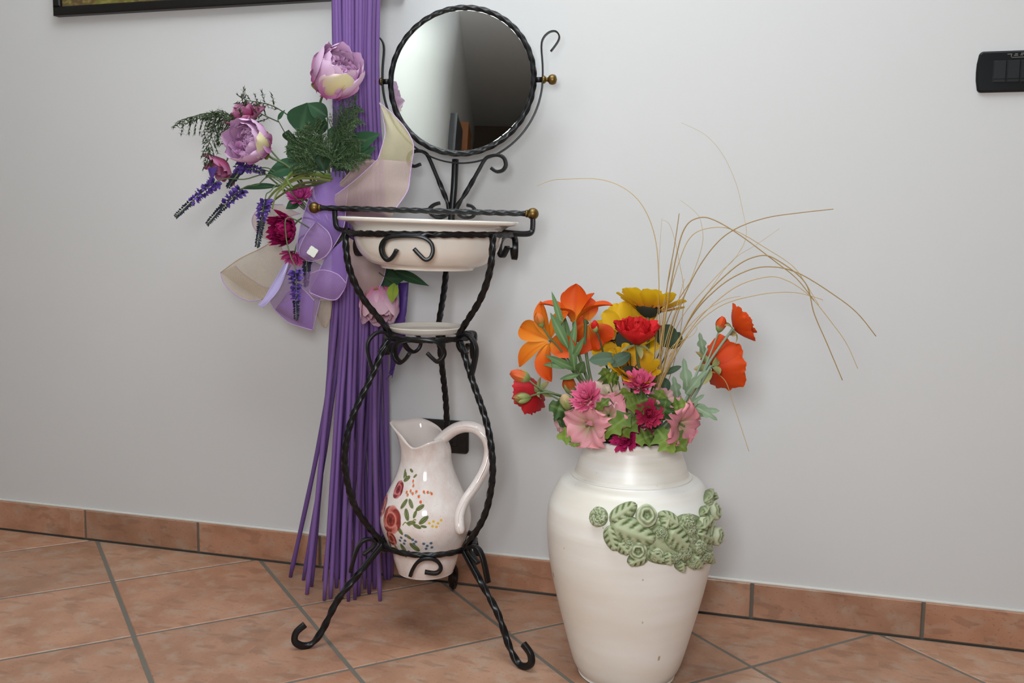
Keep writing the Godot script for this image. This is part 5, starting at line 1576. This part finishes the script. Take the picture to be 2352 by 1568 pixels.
func build_vase_filler() -> void:
	fringe("hot pink aster above the two petunias at the vase's rim", V(1.3743,0.5242,0.43), V(-0.25, 0.55, 0.75), 0.034, hexl("bc2c58"), hexl("e6769a"), [neck(), V(1.3886,0.4888,0.41)], "aster", "flower", "pink asters in the vase")
	fringe("hot pink aster standing highest, right before the dried grass", V(1.4605,0.5495,0.42), V(0.05, 0.75, 0.55), 0.033, hexl("bc2c58"), hexl("e4688e"), [neck(), V(1.4568,0.5143,0.4)], "aster", "flower", "pink asters in the vase")
	fringe("crimson aster tucked deep among the leaves", V(1.4751,0.5006,0.41), V(0.2, 0.3, 0.9), 0.03, hexl("a02044"), hexl("c43a5e"), [neck(), V(1.4666,0.4845,0.4)], "aster", "flower", "pink asters in the vase")
	fringe("magenta aster lying on the vase's rim", V(1.438,0.4544,0.405), V(-0.1, 0.25, 0.9), 0.03, hexl("a01a4a"), hexl("c9306e"), [neck(), V(1.434,0.4458,0.38)], "aster", "flower", "pink asters in the vase")
	fringe("dark magenta aster sunk behind the one on the rim", V(1.4628,0.4603,0.395), V(0.2, 0.4, 0.8), 0.026, hexl("8e1740"), hexl("b02a5e"), [neck(), V(1.4555,0.4468,0.37)], "aster", "flower", "pink asters in the vase")
	petunia("large pale pink petunia hanging over the rim, facing the room", V(1.3718,0.4787,0.435), V(-0.25, 0.0, 0.95), 0.053, ["d99ca0", "dc949a", "bd7078"], 0.3, [V(1.3871,0.4675,0.4)])
	petunia("pink petunia just behind and above the largest one", V(1.4063,0.4994,0.42), V(0.05, 0.35, 0.9), 0.046, ["d6929a", "d68890", "ad5c6c"], 1.0, [V(1.412,0.475,0.39)])
	petunia("pale greenish pink petunia highest of the petunias", V(1.4014,0.5322,0.39), V(0.0, 0.75, 0.6), 0.044, ["cfb8a8", "d4aca8", "b98a84"], 0.5, [V(1.4041,0.4901,0.37)])
	petunia("pink petunia at the far side of the rim, drooping", V(1.5371,0.4872,0.42), V(0.8, -0.15, 0.55), 0.05, ["d6929a", "d98a92", "ad6672"], 0.8, [V(1.5017,0.4754,0.38)])
	petunia("small pink petunia beside the dried grass", V(1.5016,0.5274,0.38), V(0.45, 0.65, 0.5), 0.036, ["cf9ea4", "cf8a98", "b0707c"], 0.2, [V(1.4846,0.4954,0.37)])
	petunia("pale petunia in the shade between the ivy leaves", V(1.4507,0.4863,0.395), V(0.0, 0.2, 0.95), 0.036, ["bfa894", "c49c94", "a8807c"], 0.0, [V(1.4434,0.4655,0.37)])
	petunia("shaded blush petunia peeping out lowest by the green bud", V(1.3154,0.4745,0.385), V(-0.7, -0.1, 0.6), 0.03, ["c9a6a0", "cf9aa0", "a8747c"], 0.6, [V(1.3535,0.4671,0.37)])
	var iv := {"a": 0.8, "b": 0.6, "base": 0.2, "jag": 0.36, "ln": 3.0, "keel": 0.2, "b0": 0.25, "b1": -0.7, "c0": hexl("4a6028"), "c1": hexl("647c32"), "c2": hexl("748a34"), "vein": hexl("8a9c54"), "nu": 24, "nv": 8}
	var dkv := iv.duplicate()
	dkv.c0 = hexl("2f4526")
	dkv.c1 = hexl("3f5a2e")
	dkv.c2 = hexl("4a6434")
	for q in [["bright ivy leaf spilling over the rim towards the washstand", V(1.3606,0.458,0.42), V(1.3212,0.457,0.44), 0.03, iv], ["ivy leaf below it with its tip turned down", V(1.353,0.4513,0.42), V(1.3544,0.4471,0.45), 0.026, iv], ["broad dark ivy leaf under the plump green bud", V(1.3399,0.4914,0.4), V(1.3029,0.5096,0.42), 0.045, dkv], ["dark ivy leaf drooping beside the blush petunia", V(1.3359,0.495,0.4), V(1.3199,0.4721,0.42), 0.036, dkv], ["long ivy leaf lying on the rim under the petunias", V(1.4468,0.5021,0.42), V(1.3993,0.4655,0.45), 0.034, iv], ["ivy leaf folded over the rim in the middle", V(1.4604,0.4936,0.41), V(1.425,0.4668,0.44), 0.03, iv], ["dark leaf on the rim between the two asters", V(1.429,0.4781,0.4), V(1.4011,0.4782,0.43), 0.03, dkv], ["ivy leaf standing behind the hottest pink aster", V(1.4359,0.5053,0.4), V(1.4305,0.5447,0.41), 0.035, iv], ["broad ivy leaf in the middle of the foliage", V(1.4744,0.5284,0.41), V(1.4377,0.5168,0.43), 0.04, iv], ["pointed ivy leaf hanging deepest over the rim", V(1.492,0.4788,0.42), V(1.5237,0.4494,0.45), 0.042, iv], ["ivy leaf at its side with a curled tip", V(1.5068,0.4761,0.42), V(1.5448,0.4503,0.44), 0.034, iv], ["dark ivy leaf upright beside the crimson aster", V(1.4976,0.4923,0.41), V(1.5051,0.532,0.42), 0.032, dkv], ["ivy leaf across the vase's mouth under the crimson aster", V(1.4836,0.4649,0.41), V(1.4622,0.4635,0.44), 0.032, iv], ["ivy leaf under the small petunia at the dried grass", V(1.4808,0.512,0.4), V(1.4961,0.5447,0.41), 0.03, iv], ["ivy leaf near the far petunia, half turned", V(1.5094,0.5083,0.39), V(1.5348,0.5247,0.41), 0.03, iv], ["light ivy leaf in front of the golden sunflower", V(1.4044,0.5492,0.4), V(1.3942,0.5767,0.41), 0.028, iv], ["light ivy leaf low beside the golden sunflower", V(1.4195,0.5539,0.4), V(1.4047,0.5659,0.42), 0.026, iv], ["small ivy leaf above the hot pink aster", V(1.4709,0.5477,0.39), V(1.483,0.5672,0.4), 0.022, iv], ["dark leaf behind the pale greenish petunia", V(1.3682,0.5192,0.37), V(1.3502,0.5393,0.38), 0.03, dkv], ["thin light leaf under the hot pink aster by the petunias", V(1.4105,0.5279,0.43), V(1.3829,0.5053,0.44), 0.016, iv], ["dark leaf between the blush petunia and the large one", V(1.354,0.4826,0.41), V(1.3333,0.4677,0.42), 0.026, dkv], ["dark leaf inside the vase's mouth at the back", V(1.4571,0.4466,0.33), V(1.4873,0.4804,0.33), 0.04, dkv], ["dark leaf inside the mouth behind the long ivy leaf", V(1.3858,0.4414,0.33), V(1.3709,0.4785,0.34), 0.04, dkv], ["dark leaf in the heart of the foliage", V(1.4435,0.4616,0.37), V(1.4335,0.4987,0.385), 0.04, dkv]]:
		var t := thing("ivy_leaf", q[0], "leaf", q[1], "ivy leaves in the vase")
		stem(t, [neck(), q[1].lerp(V(VX, 0.43, VZ), 0.4), q[1]], 0.0013, 0.001, M.stem)
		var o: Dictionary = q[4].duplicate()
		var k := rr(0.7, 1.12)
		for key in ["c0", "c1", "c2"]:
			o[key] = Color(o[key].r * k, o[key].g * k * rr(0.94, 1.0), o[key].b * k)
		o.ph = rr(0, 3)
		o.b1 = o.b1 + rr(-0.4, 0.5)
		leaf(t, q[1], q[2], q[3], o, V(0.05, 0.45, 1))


func build_grass() -> void:
	var b := [
		["dried grass blade bending far towards the mirror", [V(1.4837,0.5446,0.34),V(1.4802,0.6374,0.34),V(1.476,0.7291,0.34),V(1.4697,0.7896,0.34),V(1.4555,0.8346,0.34),V(1.4332,0.8683,0.34),V(1.4005,0.8908,0.34),V(1.3615,0.9015,0.34),V(1.3144,0.9016,0.34),V(1.2711,0.9013,0.3),V(1.2433,0.8911,0.3)], 0],
		["dried grass blade rising highest and curving back to a faint tip", [V(1.478,0.5349,0.33),V(1.5127,0.6531,0.33),V(1.5701,0.731,0.33),V(1.6008,0.7671,0.25),V(1.6151,0.806,0.2),V(1.6046,0.854,0.17),V(1.5897,0.9031,0.15),V(1.5622,0.9572,0.13),V(1.5273,0.9952,0.12),V(1.481,1.019,0.12)], 2],
		["dried grass blade springing straight up to a short tip", [V(1.4782,0.5396,0.36),V(1.4877,0.6549,0.36),V(1.4951,0.7305,0.36),V(1.5032,0.7829,0.36),V(1.5102,0.8422,0.36)], 1],
		["pair of dried grass blades stretched out long and level at the top", [V(1.4848,0.5416,0.37),V(1.5098,0.6566,0.37),V(1.5369,0.7321,0.37),V(1.5713,0.788,0.37),V(1.6061,0.8175,0.37),V(1.6546,0.836,0.37),V(1.7096,0.8449,0.37),V(1.7595,0.8509,0.37)], 1],
		["dried grass blade arching over highest and falling to a far tip", [V(1.4831,0.543,0.38),V(1.4957,0.672,0.38),V(1.511,0.7761,0.38),V(1.5242,0.8202,0.38),V(1.5454,0.8349,0.38),V(1.5706,0.8315,0.38),V(1.6141,0.8068,0.38),V(1.6718,0.7648,0.38),V(1.7075,0.737,0.38),V(1.7364,0.7021,0.38)], 1],
		["dried grass blade in the widest arch, falling lowest of all", [V(1.491,0.5466,0.4),V(1.5419,0.6753,0.4),V(1.6034,0.7496,0.4),V(1.6477,0.7741,0.4),V(1.679,0.7655,0.4),V(1.7213,0.7313,0.4),V(1.737,0.6823,0.4),V(1.7595,0.6336,0.4),V(1.7857,0.5758,0.4)], 1],
		["dried grass blade inside the highest arch", [V(1.4789,0.5397,0.36),V(1.4917,0.6702,0.36),V(1.5128,0.7608,0.36),V(1.5335,0.8056,0.36),V(1.5694,0.8193,0.36),V(1.6056,0.8139,0.36),V(1.6564,0.7856,0.36),V(1.6996,0.7575,0.36),V(1.7217,0.7292,0.36),V(1.744,0.6938,0.36)], 0],
		["dried grass blade drooping to the end of the wall's shadow side", [V(1.489,0.5472,0.38),V(1.533,0.6584,0.38),V(1.5818,0.7191,0.38),V(1.6304,0.7495,0.38),V(1.6722,0.7555,0.38),V(1.714,0.7443,0.38),V(1.7699,0.7103,0.38),V(1.8048,0.6831,0.38),V(1.8345,0.6475,0.38)], 1],
		["dried grass blade running beside the long drooping one", [V(1.4879,0.544,0.36),V(1.5386,0.6493,0.36),V(1.6021,0.7149,0.36),V(1.6584,0.7377,0.36),V(1.6937,0.7321,0.36),V(1.7296,0.7078,0.36),V(1.7659,0.6656,0.36),V(1.7915,0.6305,0.36),V(1.8105,0.5908,0.36)], 0],
		["dried grass blade in the lowest flat arch", [V(1.4894,0.5441,0.36),V(1.5317,0.6339,0.36),V(1.5815,0.6846,0.36),V(1.6454,0.7073,0.36),V(1.7015,0.7134,0.36),V(1.7435,0.7046,0.36),V(1.7505,0.7012,0.36)], 0],
		["dried grass blade ending in a forked wisp behind the arches", [V(1.4837,0.5384,0.35),V(1.5229,0.6401,0.35),V(1.5581,0.7018,0.35),V(1.5997,0.7623,0.35),V(1.6416,0.7925,0.35),V(1.6759,0.8184,0.35)], 2],
		["faint dried grass blade curling back over the sunflower", [V(1.4782,0.5334,0.32),V(1.504,0.6519,0.32),V(1.5351,0.7449,0.32),V(1.5471,0.7905,0.32),V(1.5453,0.8206,0.32),V(1.5356,0.843,0.32),V(1.5071,0.8654,0.32)], 2],
		["short dried grass blade beside the sunflower", [V(1.4744,0.5394,0.36),V(1.478,0.624,0.36),V(1.4792,0.6849,0.36),V(1.4785,0.7601,0.36),V(1.4808,0.8346,0.36)], 2],
		["dried grass blade between the sunflower and the arches", [V(1.478,0.5412,0.37),V(1.4958,0.6259,0.37),V(1.5126,0.6867,0.37),V(1.5237,0.7317,0.37)], 0],
		["dried grass blade leaning over the round dark leaf", [V(1.4861,0.5432,0.38),V(1.5087,0.6125,0.38),V(1.5474,0.6664,0.38),V(1.5897,0.6974,0.38),V(1.618,0.7056,0.38)], 0],
		["bent dried grass blade doubling back by the round leaf", [V(1.4818,0.5414,0.37),V(1.5038,0.6111,0.37),V(1.5401,0.6353,0.37),V(1.547,0.6506,0.37),V(1.5322,0.6515,0.37)], 2],
		["dried grass blade hanging down past the big orange ranunculus to the floor side", [V(1.5211,0.496,0.36),V(1.5619,0.5644,0.34),V(1.5934,0.5585,0.34),V(1.612,0.5136,0.34),V(1.6409,0.4341,0.34)], 0],
		["stiff dried grass stalk upright among the clump", [V(1.4776,0.538,0.35),V(1.4824,0.6078,0.35),V(1.4844,0.6691,0.35),V(1.5005,0.7603,0.35)], 0],
		["stiff dried grass stalk next to the upright one", [V(1.4721,0.5447,0.345),V(1.4734,0.6068,0.345),V(1.4754,0.6683,0.345)], 1],
		["stiff dried grass stalk leaning out of the clump", [V(1.4843,0.5392,0.355),V(1.4944,0.6089,0.355),V(1.5063,0.6627,0.355),V(1.5216,0.701,0.355)], 1],
		["stiff dried grass stalk at the back of the clump", [V(1.4777,0.5428,0.33),V(1.4834,0.6133,0.33),V(1.497,0.6679,0.33),V(1.5329,0.7301,0.33)], 1],
		["dried grass stalk lowest in the clump, bent at the tip", [V(1.4832,0.5453,0.37),V(1.497,0.588,0.37),V(1.5184,0.6193,0.37),V(1.5327,0.635,0.37)], 0],
		["faint dried grass blade drooping down behind the clump", [V(1.4944,0.5522,0.28),V(1.5139,0.6802,0.28),V(1.5036,0.7582,0.28),V(1.4862,0.8201,0.28),V(1.4702,0.8316,0.28)], 2]]
	for q in b:
		var t := thing("grass_straw", q[0], "grass blade", V(1.46, 0.42, 0.34), "dried grass blades in the vase")
		var pts: Array = [V(1.45 + rr(-0.012, 0.012), 0.42, 0.335)] + q[1]
		var p := smooth(pts, 8)
		var sc := []
		for i in p.size():
			sc.append(lerpf(1.0, [0.5, 0.62, 0.3][q[2]], float(i) / p.size()))
		var st := tool()
		sweep(st, p, ring_sec([0.001, 0.0012, 0.0008][q[2]], 5), sc)
		put(st, "blade", M.straw_dark if q[2] == 1 else M.straw, t)
